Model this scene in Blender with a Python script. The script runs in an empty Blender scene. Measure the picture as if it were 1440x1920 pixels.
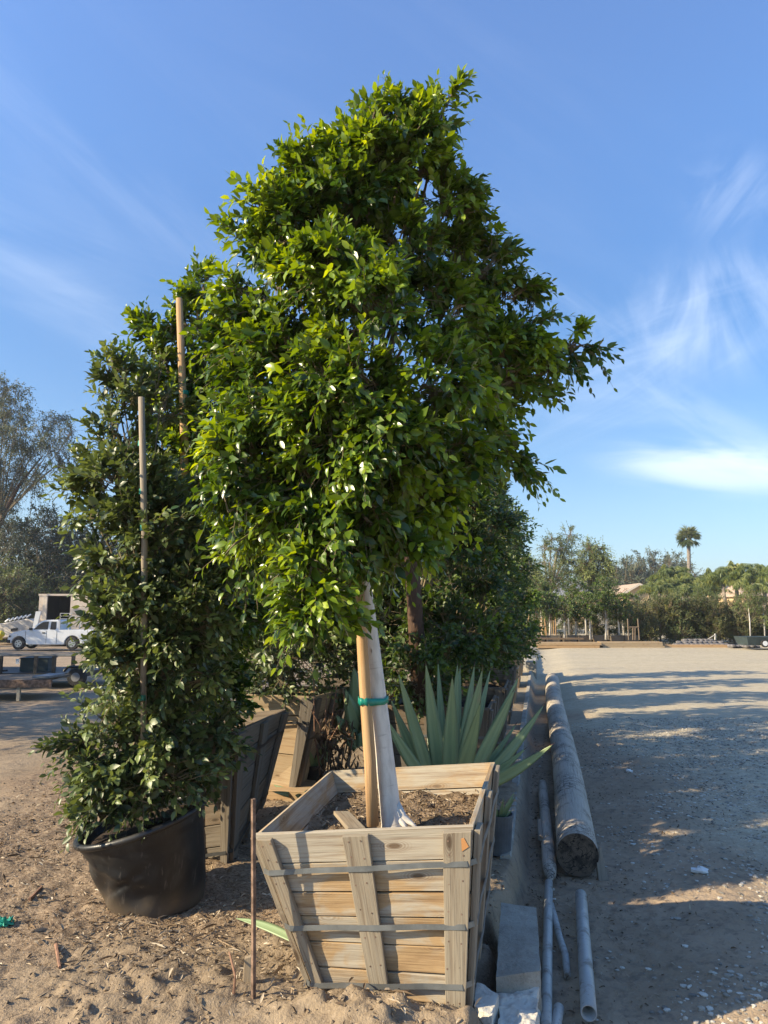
import bpy, math, random
import numpy as np
from mathutils import Vector
R = math.radians
rng = np.random.default_rng(7)
random.seed(7)
S = bpy.context.scene
COL = S.collection

# ------------------------------------------------------------------ camera
F = 1350.0                       # focal length in pixels of the 1440 x 1920 picture
PITCH = R(8.02)
CAMZ = 1.5
cd = bpy.data.cameras.new('camera'); cam = bpy.data.objects.new('camera', cd); COL.objects.link(cam)
cam.location = (0, 0, CAMZ); cam.rotation_euler = (math.pi/2 + PITCH, 0, 0)
cd.sensor_fit = 'VERTICAL'; cd.sensor_height = 24; cd.lens = F/1920*24
cd.clip_start = 0.05; cd.clip_end = 9000
S.camera = cam
S.render.resolution_x = 768; S.render.resolution_y = 1024

# ------------------------------------------------------------------ light
SUN_EL = 27.0
LD = Vector((0.954, 0.300, 0)).normalized()          # horizontal travel of the light
sd = bpy.data.lights.new('sun', 'SUN'); so = bpy.data.objects.new('sun', sd); COL.objects.link(so)
sd.energy = 5.0; sd.angle = R(0.53); sd.color = (1.0, 0.84, 0.58)
ldir = Vector((LD.x*math.cos(R(SUN_EL)), LD.y*math.cos(R(SUN_EL)), -math.sin(R(SUN_EL))))
so.rotation_euler = ldir.to_track_quat('-Z', 'Y').to_euler(); so.location = (-20, -8, 20)
W = bpy.data.worlds.new('World'); S.world = W; W.use_nodes = True
wn, wl = W.node_tree.nodes, W.node_tree.links
wn.clear()
wo = wn.new('ShaderNodeOutputWorld'); bg = wn.new('ShaderNodeBackground'); bg.inputs[1].default_value = 0.15
sky = wn.new('ShaderNodeTexSky'); sky.sky_type = 'NISHITA'; sky.sun_disc = False
sky.sun_elevation = R(SUN_EL); sky.sun_rotation = math.atan2(-LD.x, -LD.y)
sky.air_density = 1.0; sky.dust_density = 0.4; sky.ozone_density = 2.2; sky.altitude = 200
# high thin cirrus: streaky noise on the sky direction, brightest low on the right
def wmath(op, a, b=None, clamp=False):
    n = wn.new('ShaderNodeMath'); n.operation = op; n.use_clamp = clamp
    for i, v in enumerate((a, b)):
        if v is None: continue
        if isinstance(v, (int, float)): n.inputs[i].default_value = v
        else: wl.new(v, n.inputs[i])
    return n.outputs[0]
tc = wn.new('ShaderNodeTexCoord'); sp = wn.new('ShaderNodeSeparateXYZ'); wl.new(tc.outputs['Generated'], sp.inputs[0])
zz = wmath('MAXIMUM', wmath('ADD', sp.outputs[2], 0.12), 0.05)
uu = wmath('DIVIDE', sp.outputs[0], zz); vv = wmath('DIVIDE', sp.outputs[1], zz)
cb = wn.new('ShaderNodeCombineXYZ'); wl.new(uu, cb.inputs[0]); wl.new(vv, cb.inputs[1])
az = wmath('DIVIDE', sp.outputs[0], wmath('MAXIMUM', sp.outputs[1], 0.05)); elv = wmath('DIVIDE', sp.outputs[2], wmath('MAXIMUM', sp.outputs[1], 0.05))
cb2 = wn.new('ShaderNodeCombineXYZ'); wl.new(az, cb2.inputs[0]); wl.new(elv, cb2.inputs[1])
def wisp(cx, cy, rx, ry, rot, amp, sc, lo, hi, stretch=5.0, dist=1.0, nrot=None, seed=0.0):
    """a soft patch of cirrus round one direction of the sky, combed along its own axis"""
    mp = wn.new('ShaderNodeMapping'); mp.vector_type = 'TEXTURE'; mp.inputs['Location'].default_value = (cx, cy, 0); mp.inputs['Rotation'].default_value = (0, 0, R(rot)); mp.inputs['Scale'].default_value = (rx, ry, 1)
    wl.new(cb2.outputs[0], mp.inputs[0]); ln = wn.new('ShaderNodeVectorMath'); ln.operation = 'LENGTH'; wl.new(mp.outputs[0], ln.inputs[0])
    r = wn.new('ShaderNodeMapRange'); r.interpolation_type = 'SMOOTHERSTEP'
    for i, v in zip((1, 2, 3, 4), (0.15, 1.25, 1.0, 0.0)): r.inputs[i].default_value = v
    wl.new(ln.outputs['Value'], r.inputs[0])
    m2 = wn.new('ShaderNodeMapping'); m2.vector_type = 'TEXTURE'; m2.inputs['Rotation'].default_value = (0, 0, R(rot if nrot is None else nrot)); m2.inputs['Scale'].default_value = (stretch, 1, 1); m2.inputs['Location'].default_value = (seed, seed*.7, 0)
    wl.new(cb2.outputs[0], m2.inputs[0]); n = wn.new('ShaderNodeTexNoise'); n.inputs['Scale'].default_value = sc; n.inputs['Detail'].default_value = 9; n.inputs['Roughness'].default_value = 0.6; n.inputs['Distortion'].default_value = dist
    wl.new(m2.outputs[0], n.inputs['Vector']); q = wn.new('ShaderNodeMapRange'); q.interpolation_type = 'SMOOTHSTEP'; q.inputs[1].default_value = lo; q.inputs[2].default_value = hi; wl.new(n.outputs['Fac'], q.inputs[0])
    return wmath('MULTIPLY', wmath('MULTIPLY', r.outputs[0], q.outputs[0]), amp)
ws = [wisp(.47, .205, .20, .045, -4, .85, 14, .34, .68, 5, .9), wisp(.44, .25, .30, .07, -10, .35, 8, .35, .75, 5, 1.0, None, 2.0),
      wisp(.37, .36, .26, .09, 28, .50, 9, .36, .72, 5, 1.2), wisp(.48, .43, .12, .22, 100, .45, 7, .34, .74, 3, 1.5, 105, 1.0), wisp(.40, .33, .34, .05, -38, .34, 12, .35, .7, 5, .8, None, 3.0),
      wisp(.52, .62, .10, .10, 60, .22, 8, .35, .7, 3, 1.5, None, 5.0), wisp(-.40, .72, .55, .16, -42, .20, 6, .36, .76, 6, .8, None, 7.0), wisp(-.45, .50, .45, .13, -28, .22, 6, .36, .76, 6, .8, None, 9.0), wisp(-.35, .42, .30, .08, -20, .20, 9, .36, .72, 5, .8, None, 4.0), wisp(.1, .75, .5, .2, -30, .10, 5, .4, .8, 6, .8, None, 6.0)]
cl = ws[0]
for w_i in ws[1:]: cl = wmath('ADD', cl, w_i)
cl = wmath('MINIMUM', wmath('MULTIPLY', cl, 0.62), 0.6)
mx = wn.new('ShaderNodeMix'); mx.data_type = 'RGBA'; wl.new(cl, mx.inputs[0])
gr = wn.new('ShaderNodeMix'); gr.data_type = 'RGBA'; gr.blend_type = 'MULTIPLY'; gr.inputs[0].default_value = 1
wl.new(sky.outputs[0], gr.inputs[6]); rmp = wn.new('ShaderNodeValToRGB'); el_ = rmp.color_ramp.elements
while len(el_) < 5: el_.new(.5)
for e_, (p_, c_) in zip(el_, ((0.0, (.42, .47, .50)), (.14, (.45, .53, .58)), (.39, (.39, .575, .73)), (.56, (.57, .75, .94)), (.68, (.67, .82, 1.03)))):
    e_.position = p_; e_.color = (c_[0]/1.3, c_[1]/1.3, c_[2]/1.3, 1)
wl.new(sp.outputs[2], rmp.inputs[0])
g2 = wn.new('ShaderNodeMix'); g2.data_type = 'RGBA'; g2.blend_type = 'MULTIPLY'; g2.inputs[0].default_value = 1; g2.inputs[7].default_value = (1.3, 1.3, 1.3, 1)
wl.new(rmp.outputs[0], g2.inputs[6]); wl.new(g2.outputs[2], gr.inputs[7])
wl.new(gr.outputs[2], mx.inputs[6]); mx.inputs[7].default_value = (4.6, 4.9, 5.3, 1)
wl.new(mx.outputs[2], bg.inputs[0]); wl.new(bg.outputs[0], wo.inputs[0])
S.view_settings.view_transform = 'Standard'; S.view_settings.look = 'None'; S.view_settings.gamma = 1
S.view_settings.exposure = 1.08
S.cycles.max_bounces = 8; S.cycles.transparent_max_bounces = 8; S.cycles.transmission_bounces = 6
S.cycles.use_denoising = True

# ------------------------------------------------------------------ pixel <-> metre helpers (1440 x 1920 picture)
cp, sp_ = math.cos(PITCH), math.sin(PITCH)
def ray(px, py):
    x = (px-720)/F; v = (960-py)/F
    return np.array([x, cp - v*sp_, sp_ + v*cp])
def P(px, py, Y):
    r = ray(px, py); return np.array([0, 0, CAMZ]) + r*(Y/r[1])
def G(px, py, z=0.0):
    r = ray(px, py); return np.array([0, 0, CAMZ]) + r*((z-CAMZ)/r[2])

# ------------------------------------------------------------------ noise
_perm = rng.random((256, 256))
def vnoise(x, y):
    xi = np.floor(x).astype(int); yi = np.floor(y).astype(int)
    fx = x-xi; fy = y-yi; fx = fx*fx*(3-2*fx); fy = fy*fy*(3-2*fy)
    a = _perm[xi % 256, yi % 256]; b = _perm[(xi+1) % 256, yi % 256]
    c = _perm[xi % 256, (yi+1) % 256]; d = _perm[(xi+1) % 256, (yi+1) % 256]
    return (a*(1-fx)+b*fx)*(1-fy) + (c*(1-fx)+d*fx)*fy - 0.5
def fbm(x, y, o=4):
    s = 0; a = 1.0
    for i in range(o):
        s = s + a*vnoise(x*2**i+17.3*i, y*2**i+5.1*i); a *= 0.5
    return s
def sstep(a, b, x):
    t = np.clip((x-a)/(b-a), 0, 1); return t*t*(3-2*t)
def kerbx(y): return 1.55 + 0.212*(y-8.3)

def gz(x, y, fine=True):
    x = np.asarray(x, float); y = np.asarray(y, float)
    d = x - kerbx(y)
    wob = 0.05*fbm(x*1.3, y*1.3, 2)*sstep(20, 8, y)
    right = sstep(0.0, 0.10, d + 0.12*sstep(4.8, 3.6, y)*(1+fbm(x*4, y*4, 2)))
    act = sstep(60, 20, y)
    trench = -0.20 + 0.09*sstep(0.45, 1.3, d)
    z = right*trench*act
    z = z - 0.55*sstep(12, 42, y)*sstep(2.0, -6.0, x)
    n = fbm(x*1.1+3, y*1.1, 3)
    for rd_ in (1.75, 1.95, 3.3, 3.55): z = z - 0.013*np.exp(-((d-rd_-.25*fbm(y*.3, y*0+rd_, 2))/.09)**2)*sstep(18, 9, y)
    z = z + 0.05*n*sstep(40, 6, y)*(1-0.6*right)
    if fine:
        amp = sstep(14, 4, y)
        rough = 0.036*np.abs(fbm(x*6, y*6, 3))*(1-0.65*right) + 0.014*fbm(x*26, y*26, 3)*(1-0.1*right)
        z = z + rough*amp
    # soil heaped against the front of the near crate
    for (mx_, my_, rx_, ry_, h_) in ((-0.15, 2.93, .20, .13, .055), (0.12, 2.86, .22, .10, .035), (0.33, 2.83, .10, .07, .02), (-0.95, 3.1, .4, .3, .04), (-.02, 2.72, .12, .08, .03)):
        q_ = np.clip(1.25*np.exp(-((x-mx_)**2/(rx_*rx_)+(y-my_)**2/(ry_*ry_))), 0, 1)
        z = z + h_*q_*(1+0.9*fbm(x*16, y*16, 4)) + 0.012*q_*np.abs(fbm(x*45, y*45, 2))
    z = z + 0.10*sstep(3.5, 3.1, y)*sstep(0.1, -0.6, x)*0 
    return z
def gz1(x, y): return float(gz(np.array([x]), np.array([y]), True)[0])

# ------------------------------------------------------------------ materials
class NT:
    def __init__(s, name):
        s.m = bpy.data.materials.new(name); s.m.use_nodes = True
        s.n = s.m.node_tree.nodes; s.l = s.m.node_tree.links; s.n.clear()
        s.out = s.n.new('ShaderNodeOutputMaterial')
    def node(s, t, **k):
        n = s.n.new(t)
        for a, v in k.items(): setattr(n, a, v)
        return n
    def link(s, a, b): s.l.new(a, b)
    def inp(s, n, i, v):
        if v is None: return
        if hasattr(v, 'is_output'): s.l.new(v, n.inputs[i])
        else: n.inputs[i].default_value = v
    def math(s, op, a, b=None, c=False):
        n = s.node('ShaderNodeMath', operation=op, use_clamp=c); s.inp(n, 0, a); s.inp(n, 1, b); return n.outputs[0]
    def mix(s, f, a, b, mode='MIX'):
        n = s.node('ShaderNodeMix', data_type='RGBA', blend_type=mode)
        s.inp(n, 0, f); s.inp(n, 6, a if hasattr(a, 'is_output') else (*a, 1)); s.inp(n, 7, b if hasattr(b, 'is_output') else (*b, 1)); return n.outputs[2]
    def noise(s, vec, scale, det=4, rough=0.55, dist=0.0):
        n = s.node('ShaderNodeTexNoise'); s.inp(n, 'Vector', vec); n.inputs['Scale'].default_value = scale
        n.inputs['Detail'].default_value = det; n.inputs['Roughness'].default_value = rough; n.inputs['Distortion'].default_value = dist; return n.outputs['Fac']
    def voro(s, vec, scale, feat='F1'):
        n = s.node('ShaderNodeTexVoronoi', feature=feat); s.inp(n, 'Vector', vec); n.inputs['Scale'].default_value = scale; return n
    def ramp(s, f, stops):
        n = s.node('ShaderNodeValToRGB'); e = n.color_ramp.elements
        while len(e) < len(stops): e.new(0.5)
        for i, (p, c) in enumerate(stops):
            e[i].position = p; e[i].color = (*c, 1) if len(c) == 3 else c
        s.inp(n, 0, f); return n.outputs[0]
    def mr(s, f, a, b, c=0.0, d=1.0):
        n = s.node('ShaderNodeMapRange', interpolation_type='SMOOTHSTEP'); s.inp(n, 0, f)
        for i, v in zip((1, 2, 3, 4), (a, b, c, d)): n.inputs[i].default_value = v
        return n.outputs[0]
    def mapping(s, vec, scale, rot=(0, 0, 0)):
        n = s.node('ShaderNodeMapping'); s.inp(n, 0, vec); n.inputs['Scale'].default_value = scale; n.inputs['Rotation'].default_value = rot; return n.outputs[0]
    def obj(s): return s.node('ShaderNodeTexCoord').outputs['Object']
    def uv(s): return s.node('ShaderNodeTexCoord').outputs['UV']
    def attr(s, name): 
        n = s.node('ShaderNodeAttribute'); n.attribute_name = name; return n.outputs['Fac']
    def bump(s, h, st, dist):
        n = s.node('ShaderNodeBump'); n.inputs['Strength'].default_value = st; n.inputs['Distance'].default_value = dist; s.inp(n, 'Height', h); return n.outputs[0]
    def bsdf(s, col, rough=0.8, normal=None, spec=0.5, metal=0.0, coat=0.0):
        b = s.node('ShaderNodeBsdfPrincipled')
        s.inp(b, 'Base Color', col if hasattr(col, 'is_output') else (*col, 1)); s.inp(b, 'Roughness', rough)
        s.inp(b, 'Specular IOR Level', spec); s.inp(b, 'Metallic', metal); s.inp(b, 'Coat Weight', coat)
        if normal is not None: s.link(normal, b.inputs['Normal'])
        return b.outputs[0]
    def done(s, sh): s.link(sh, s.out.inputs[0]); return s.m

def leaf_mat(name, dark, mid, lime, rough=0.36, trans=0.34, under=(0.12, 0.16, 0.06), spec=0.5):
    t = NT(name); a = t.attr('tint')
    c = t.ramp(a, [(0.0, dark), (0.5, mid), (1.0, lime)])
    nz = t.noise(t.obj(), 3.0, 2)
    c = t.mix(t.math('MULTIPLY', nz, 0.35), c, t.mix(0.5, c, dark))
    g = t.node('ShaderNodeNewGeometry')
    cu = t.mix(t.math('MULTIPLY', g.outputs['Backfacing'], 0.45), c, under)
    p = t.bsdf(cu, rough, spec=spec)
    tr = t.node('ShaderNodeBsdfTranslucent'); 
    hs = t.node('ShaderNodeHueSaturation'); hs.inputs['Hue'].default_value = 0.475; hs.inputs['Saturation'].default_value = 1.2; hs.inputs['Value'].default_value = 2.3; t.link(c, hs.inputs['Color'])
    t.link(hs.outputs[0], tr.inputs[0])
    m = t.node('ShaderNodeMixShader'); m.inputs[0].default_value = trans; t.link(p, m.inputs[1]); t.link(tr.outputs[0], m.inputs[2])
    return t.done(m.outputs[0])
def simple(name, col, rough=0.7, var=0.25, scale=6, spec=0.5, metal=0.0, bump=0.0, coat=0.0):
    t = NT(name); o = t.obj(); n = t.noise(o, scale, 5)
    c = t.mix(t.mr(n, 0.3, 0.7), tuple(x*(1-var) for x in col), tuple(min(1, x*(1+var)) for x in col))
    nb = t.bump(t.noise(o, scale*6, 4), bump, 0.01) if bump else None
    return t.done(t.bsdf(c, rough, nb, spec, metal, coat))

M = {}
# tree_leaf: glossy ficus leaves of the near tree, shrub_leaf: duller ones
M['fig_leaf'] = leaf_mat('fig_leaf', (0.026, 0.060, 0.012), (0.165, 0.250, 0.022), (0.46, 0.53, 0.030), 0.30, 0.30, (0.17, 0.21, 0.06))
M['dull_leaf'] = leaf_mat('dull_leaf', (0.034, 0.056, 0.018), (0.145, 0.190, 0.055), (0.34, 0.40, 0.09), 0.42, 0.22, (0.13, 0.15, 0.08))
M['hedge_leaf'] = leaf_mat('hedge_leaf', (0.026, 0.052, 0.013), (0.115, 0.18, 0.03), (0.32, 0.39, 0.055), 0.42, 0.25)
M['far_leaf'] = leaf_mat('far_leaf', (0.060, 0.085, 0.030), (0.145, 0.185, 0.055), (0.30, 0.33, 0.10), 0.55, 0.25)
M['grey_leaf'] = leaf_mat('grey_leaf', (0.060, 0.078, 0.050), (0.13, 0.150, 0.090), (0.24, 0.25, 0.15), 0.6, 0.2)
M['dark_leaf'] = leaf_mat('dark_leaf', (0.018, 0.032, 0.015), (0.045, 0.068, 0.026), (0.11, 0.14, 0.05), 0.5, 0.15)
M['bronze_leaf'] = leaf_mat('bronze_leaf', (0.055, 0.066, 0.024), (0.20, 0.20, 0.06), (0.44, 0.37, 0.12), 0.55, 0.25)
M['palm_leaf'] = leaf_mat('palm_leaf', (0.07, 0.100, 0.030), (0.16, 0.20, 0.05), (0.36, 0.36, 0.11), 0.5, 0.3)
M['fan_leaf'] = leaf_mat('fan_leaf', (0.040, 0.065, 0.022), (0.080, 0.110, 0.035), (0.20, 0.19, 0.08), 0.5, 0.25)

def wood_mat(name, grey, gold, dark, goldness=0.5, gscale=1.0):
    t = NT(name); uv = t.uv(); a = t.attr('tint')
    st = t.mapping(uv, (2.2*gscale, 60*gscale, 1)); g1 = t.noise(st, 1.0, 6, 0.6, 0.25)
    st2 = t.mapping(uv, (5, 190, 1)); g2 = t.noise(st2, 1.0, 3, 0.6, 0.1)
    big = t.noise(t.mapping(uv, (3.2, 7.0, 1)), 1.0, 5, 0.6, 0.8)
    f = t.math('ADD', t.math('MULTIPLY', a, 1.1), t.math('MULTIPLY', t.math('SUBTRACT', big, 0.5), 2.2*goldness))
    c = t.mix(t.mr(f, 0.25, 0.85), grey, gold)
    c = t.mix(t.math('MULTIPLY', t.mr(f, 0.85, 1.35), 0.65), c, dark)
    c = t.mix(t.math('MULTIPLY', t.mr(g1, 0.46, 0.70), 0.55), c, dark)
    c = t.mix(t.math('MULTIPLY', t.mr(g2, 0.50, 0.70), 0.38), c, dark)
    # knots
    kv = t.voro(t.mapping(uv, (3.4, 8.5, 1)), 1.0); kd = kv.outputs['Distance']
    kn = t.mr(kd, 0.12, 0.06); ring = t.math('MULTIPLY', t.mr(kd, 0.30, 0.10), t.math('ADD', t.math('MULTIPLY', t.math('SINE', t.math('MULTIPLY', kd, 140.0)), 0.5), 0.5))
    c = t.mix(t.math('MULTIPLY', kn, 0.75), c, tuple(x*0.4 for x in dark)); c = t.mix(t.math('MULTIPLY', ring, 0.5), c, dark)
    h = t.math('ADD', g1, t.math('MULTIPLY', g2, 0.6))
    return t.done(t.bsdf(c, 0.85, t.bump(h, 0.55, 0.004), 0.25))
M['crate_wood'] = wood_mat('crate_wood', (0.40, 0.355, 0.28), (0.39, 0.265, 0.14), (0.16, 0.09, 0.045), 1.3)
M['batten_wood'] = wood_mat('batten_wood', (0.28, 0.24, 0.18), (0.31, 0.215, 0.12), (0.10, 0.06, 0.035), 0.6)
M['shaded_old_wood'] = wood_mat('shaded_old_wood', (0.17, 0.145, 0.115), (0.19, 0.13, 0.08), (0.06, 0.042, 0.028), 0.4)  # darkened so the banded crate's shade sits in its wood colour
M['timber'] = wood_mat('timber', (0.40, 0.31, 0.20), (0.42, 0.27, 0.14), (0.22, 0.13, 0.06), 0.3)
M['stake_wood'] = wood_mat('stake_wood', (0.46, 0.31, 0.17), (0.44, 0.26, 0.12), (0.22, 0.12, 0.06), 0.3)
M['grey_wood'] = wood_mat('grey_wood', (0.30, 0.26, 0.21), (0.30, 0.24, 0.17), (0.10, 0.085, 0.07), 0.25)

def bark_mat(name, base, spot, dark, sc=30):
    t = NT(name); uv = t.uv()
    n = t.noise(t.mapping(uv, (9, 22, 1)), 1.0, 5)
    c = t.mix(t.mr(n, 0.35, 0.7), base, spot)
    kv = t.voro(t.mapping(uv, (8, 13, 1)), 1.0); kd = kv.outputs['Distance']
    c = t.mix(t.math('MULTIPLY', t.mr(kd, 0.13, 0.05), 0.85), c, dark)
    r = t.noise(t.mapping(uv, (90, 6, 1)), 1.0, 3)
    c = t.mix(t.math('MULTIPLY', t.mr(r, 0.6, 0.72), 0.35), c, dark)
    h = t.math('ADD', t.math('MULTIPLY', t.mr(kd, 0.22, 0.08), 0.8), t.math('MULTIPLY', n, 0.8))
    return t.done(t.bsdf(c, 0.75, t.bump(h, 0.7, 0.006), 0.3))
M['pale_bark'] = bark_mat('pale_bark', (0.66, 0.62, 0.56), (0.50, 0.46, 0.41), (0.16, 0.125, 0.095))
M['brown_bark'] = bark_mat('brown_bark', (0.095, 0.055, 0.036), (0.07, 0.042, 0.028), (0.04, 0.025, 0.018))
M['grey_bark'] = bark_mat('grey_bark', (0.30, 0.26, 0.21), (0.20, 0.17, 0.14), (0.08, 0.065, 0.05))
M['twig_bark'] = simple('twig_bark', (0.17, 0.13, 0.075), 0.8)
def log_mat():
    t = NT('pole_wood'); uv = t.uv()
    g = t.noise(t.mapping(uv, (3.0, 70, 1)), 1.0, 6, 0.6, 0.6)
    big = t.noise(t.mapping(uv, (1.2, 5, 1)), 1.0, 4)
    c = t.mix(t.mr(big, 0.3, 0.7), (0.50, 0.44, 0.36), (0.40, 0.35, 0.28))
    c = t.mix(t.math('MULTIPLY', t.mr(g, 0.52, 0.70), 0.6), c, (0.15, 0.125, 0.10))
    cr = t.noise(t.mapping(uv, (16, 5, 1)), 1.0, 5, 0.6, 2.0)
    crk = t.mr(t.math('ABSOLUTE', t.math('SUBTRACT', cr, 0.5)), 0.03, 0.008)
    crk = t.math('MULTIPLY', crk, t.mr(t.noise(t.mapping(uv, (2, 2, 1)), 1.0, 2), 0.45, 0.6))
    c = t.mix(t.math('MULTIPLY', crk, 0.85), c, (0.03, 0.022, 0.018))
    h = t.math('SUBTRACT', t.math('MULTIPLY', g, -0.8), crk)
    return t.done(t.bsdf(c, 0.85, t.bump(h, 0.9, 0.006), 0.25))
M['pole_wood'] = log_mat()
def end_mat():
    t = NT('log_end'); o = t.uv()
    v = t.node('ShaderNodeVectorMath', operation='LENGTH'); t.link(o, v.inputs[0])
    s = t.math('ADD', t.math('MULTIPLY', t.math('SINE', t.math('MULTIPLY', v.outputs['Value'], 520.0)), 0.5), 0.5)
    n = t.noise(o, 12, 4, 0.6)
    c = t.mix(t.math('MULTIPLY', s, 0.35), (0.15, 0.115, 0.085), (0.08, 0.06, 0.045))
    c = t.mix(t.mr(n, 0.45, 0.62), c, (0.05, 0.04, 0.032))
    cr = t.noise(o, 8, 4, 0.5, 1.5); crk = t.mr(t.math('ABSOLUTE', t.math('SUBTRACT', cr, 0.5)), 0.015, 0.003)
    c = t.mix(crk, c, (0.015, 0.012, 0.01))
    return t.done(t.bsdf(c, 0.9, t.bump(n, 0.6, 0.01), 0.2))
M['log_end'] = end_mat()

def ground_mat():
    t = NT('dirt'); o = t.obj(); gr = t.attr('gravel'); mu = t.attr('mulch')
    n1 = t.noise(o, 1.4, 6, 0.6); n2 = t.noise(o, 14, 6, 0.65); n3 = t.noise(o, 70, 4, 0.6)
    dirt = t.mix(t.mr(n1, 0.35, 0.65), (0.235, 0.178, 0.118), (0.305, 0.235, 0.158))
    dirt = t.mix(t.math('MULTIPLY', t.mr(n2, 0.5, 0.68), 0.55), dirt, (0.15, 0.11, 0.075))
    dirt = t.mix(t.math('MULTIPLY', t.mr(n3, 0.55, 0.7), 0.5), dirt, (0.42, 0.33, 0.24))
    chip = t.noise(t.mapping(o, (30, 70, 30), (0, 0, 0.5)), 1.0, 3, 0.7, 1.5)
    mulch = t.mix(t.mr(chip, 0.4, 0.62), (0.185, 0.125, 0.08), (0.40, 0.30, 0.20))
    c = t.mix(t.math('MULTIPLY', mu, 0.8), dirt, mulch)
    soil = t.mix(t.mr(n1, 0.3, 0.7), (0.30, 0.225, 0.15), (0.40, 0.305, 0.21))
    soil = t.mix(t.math('MULTIPLY', t.mr(n2, 0.48, 0.68), 0.5), soil, (0.12, 0.10, 0.082))
    gv = t.voro(o, 55); st = t.ramp(gv.outputs['Color'], [(0, (0.25, 0.215, 0.15)), (0.5, (0.47, 0.405, 0.28)), (1, (0.66, 0.59, 0.43))])
    gv2 = t.voro(o, 18); sel = t.mr(t.noise(o, 34, 3, 0.7), 0.45, 0.6)
    rock = t.mix(sel, (0.44, 0.37, 0.25), st)
    dmix = t.attr('soil')
    c = t.mix(dmix, c, soil); c = t.mix(t.math('MULTIPLY', gr, t.mr(n2, 0.30, 0.52, 0.55, 1.0)), c, rock)
    pt = t.mr(t.noise(t.mapping(o, (0.35, 1.1, 1)), 1.0, 6, 0.65), 0.35, 0.65); c = t.mix(t.math('MULTIPLY', t.math('MULTIPLY', gr, pt), 0.30), c, (0.26, 0.23, 0.185))
    gm = t.mr(t.noise(t.mapping(o, (4, 9, 1)), 1.0, 5, 0.7), 0.42, 0.62); c = t.mix(t.math('MULTIPLY', t.math('MULTIPLY', gr, gm), 0.35), c, (0.62, 0.56, 0.42))
    h = t.math('ADD', t.math('MULTIPLY', n2, 1.2), t.math('MULTIPLY', n3, 0.7))
    h = t.math('ADD', h, t.math('MULTIPLY', t.math('MULTIPLY', gr, sel), t.math('SUBTRACT', 0.6, gv.outputs['Distance'])))
    h = t.math('ADD', h, t.math('MULTIPLY', t.math('MULTIPLY', chip, mu), 1.0))
    return t.done(t.bsdf(c, 0.95, t.bump(h, 0.9, 0.012), 0.15))
M['dirt'] = ground_mat()
def tint_mat(name, stops, rough=0.85, spec=0.3, nscale=40):
    t = NT(name); a = t.attr('tint'); c = t.ramp(a, stops); n = t.noise(t.obj(), nscale, 4)
    c = t.mix(t.math('MULTIPLY', n, 0.5), c, t.mix(0.5, c, (0.03, 0.025, 0.02)))
    return t.done(t.bsdf(c, rough, t.bump(n, 0.4, 0.004), spec))
M['litter'] = tint_mat('litter', [(0, (0.085, 0.055, 0.035)), (0.35, (0.20, 0.135, 0.08)), (0.7, (0.39, 0.30, 0.20)), (1, (0.58, 0.50, 0.38))])
M['pebble'] = tint_mat('pebble', [(0, (0.20, 0.18, 0.15)), (0.5, (0.42, 0.38, 0.31)), (1, (0.68, 0.64, 0.55))])
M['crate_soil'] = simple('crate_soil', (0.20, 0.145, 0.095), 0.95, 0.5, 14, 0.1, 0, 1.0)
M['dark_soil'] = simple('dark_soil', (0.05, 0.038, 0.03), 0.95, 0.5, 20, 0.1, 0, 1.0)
M['strap'] = simple('strap', (0.19, 0.20, 0.20), 0.45, 0.2, 12, 0.5, 0.65)
M['black_strap'] = simple('black_strap', (0.018, 0.018, 0.018), 0.5)
def concrete(name, a, b):
    t = NT(name); o = t.obj(); n = t.noise(o, 5, 7, 0.65); n2 = t.noise(o, 60, 5, 0.7)
    c = t.mix(t.mr(n, 0.32, 0.68), a, b); c = t.mix(t.math('MULTIPLY', t.mr(n2, 0.56, 0.7), 0.5), c, (0.12, 0.105, 0.09))
    return t.done(t.bsdf(c, 0.9, t.bump(t.math('ADD', n2, n), 0.7, 0.01), 0.25))
M['concrete'] = concrete('concrete', (0.27, 0.25, 0.21), (0.40, 0.37, 0.31))
M['pale_concrete'] = concrete('pale_concrete', (0.50, 0.47, 0.41), (0.60, 0.57, 0.50))
def pot_mat():
    t = NT('pot_plastic'); o = t.obj(); n = t.noise(o, 5, 6, 0.65, 0.6); n2 = t.noise(t.mapping(o, (60, 60, 8)), 1.0, 4)
    c = t.mix(t.mr(n, 0.42, 0.75), (0.011, 0.012, 0.014), (0.045, 0.042, 0.038)); c = t.mix(t.math('MULTIPLY', t.mr(n2, 0.60, 0.72), 0.5), c, (0.13, 0.115, 0.10))
    ge = t.node('ShaderNodeSeparateXYZ'); t.link(o, ge.inputs[0]); c = t.mix(t.math('MULTIPLY', t.mr(t.math('ADD', ge.outputs[2], t.math('MULTIPLY', n, .2)), .22, .10), .5), c, (0.17, 0.13, 0.09))
    return t.done(t.bsdf(c, t.mr(n, 0.3, 0.7, 0.28, 0.5), t.bump(n, 0.2, 0.01), 0.5))
M['pot_plastic'] = pot_mat()
M['grey_pot'] = simple('grey_pot', (0.085, 0.095, 0.105), 0.5, 0.25, 10)
def pvc_mat():
    t = NT('pvc'); o = t.obj(); n = t.noise(o, 9, 6, 0.65, .5); n2 = t.noise(o, 70, 4, .6)
    c = t.mix(t.mr(n, .48, .66), (0.38, 0.375, 0.35), (0.22, 0.185, 0.145)); c = t.mix(t.math('MULTIPLY', t.mr(n2, .58, .7), .5), c, (0.14, 0.12, 0.10))
    return t.done(t.bsdf(c, t.mr(n, .4, .7, .38, .8), t.bump(n2, .15, .003), .4))
M['pvc'] = pvc_mat()
M['rust'] = simple('rust', (0.19, 0.125, 0.09), 0.85, 0.45, 22, 0.3, 0.0, 0.5)
M['tape'] = simple('tape', (0.008, 0.20, 0.15), 0.4, 0.2, 30)
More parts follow.
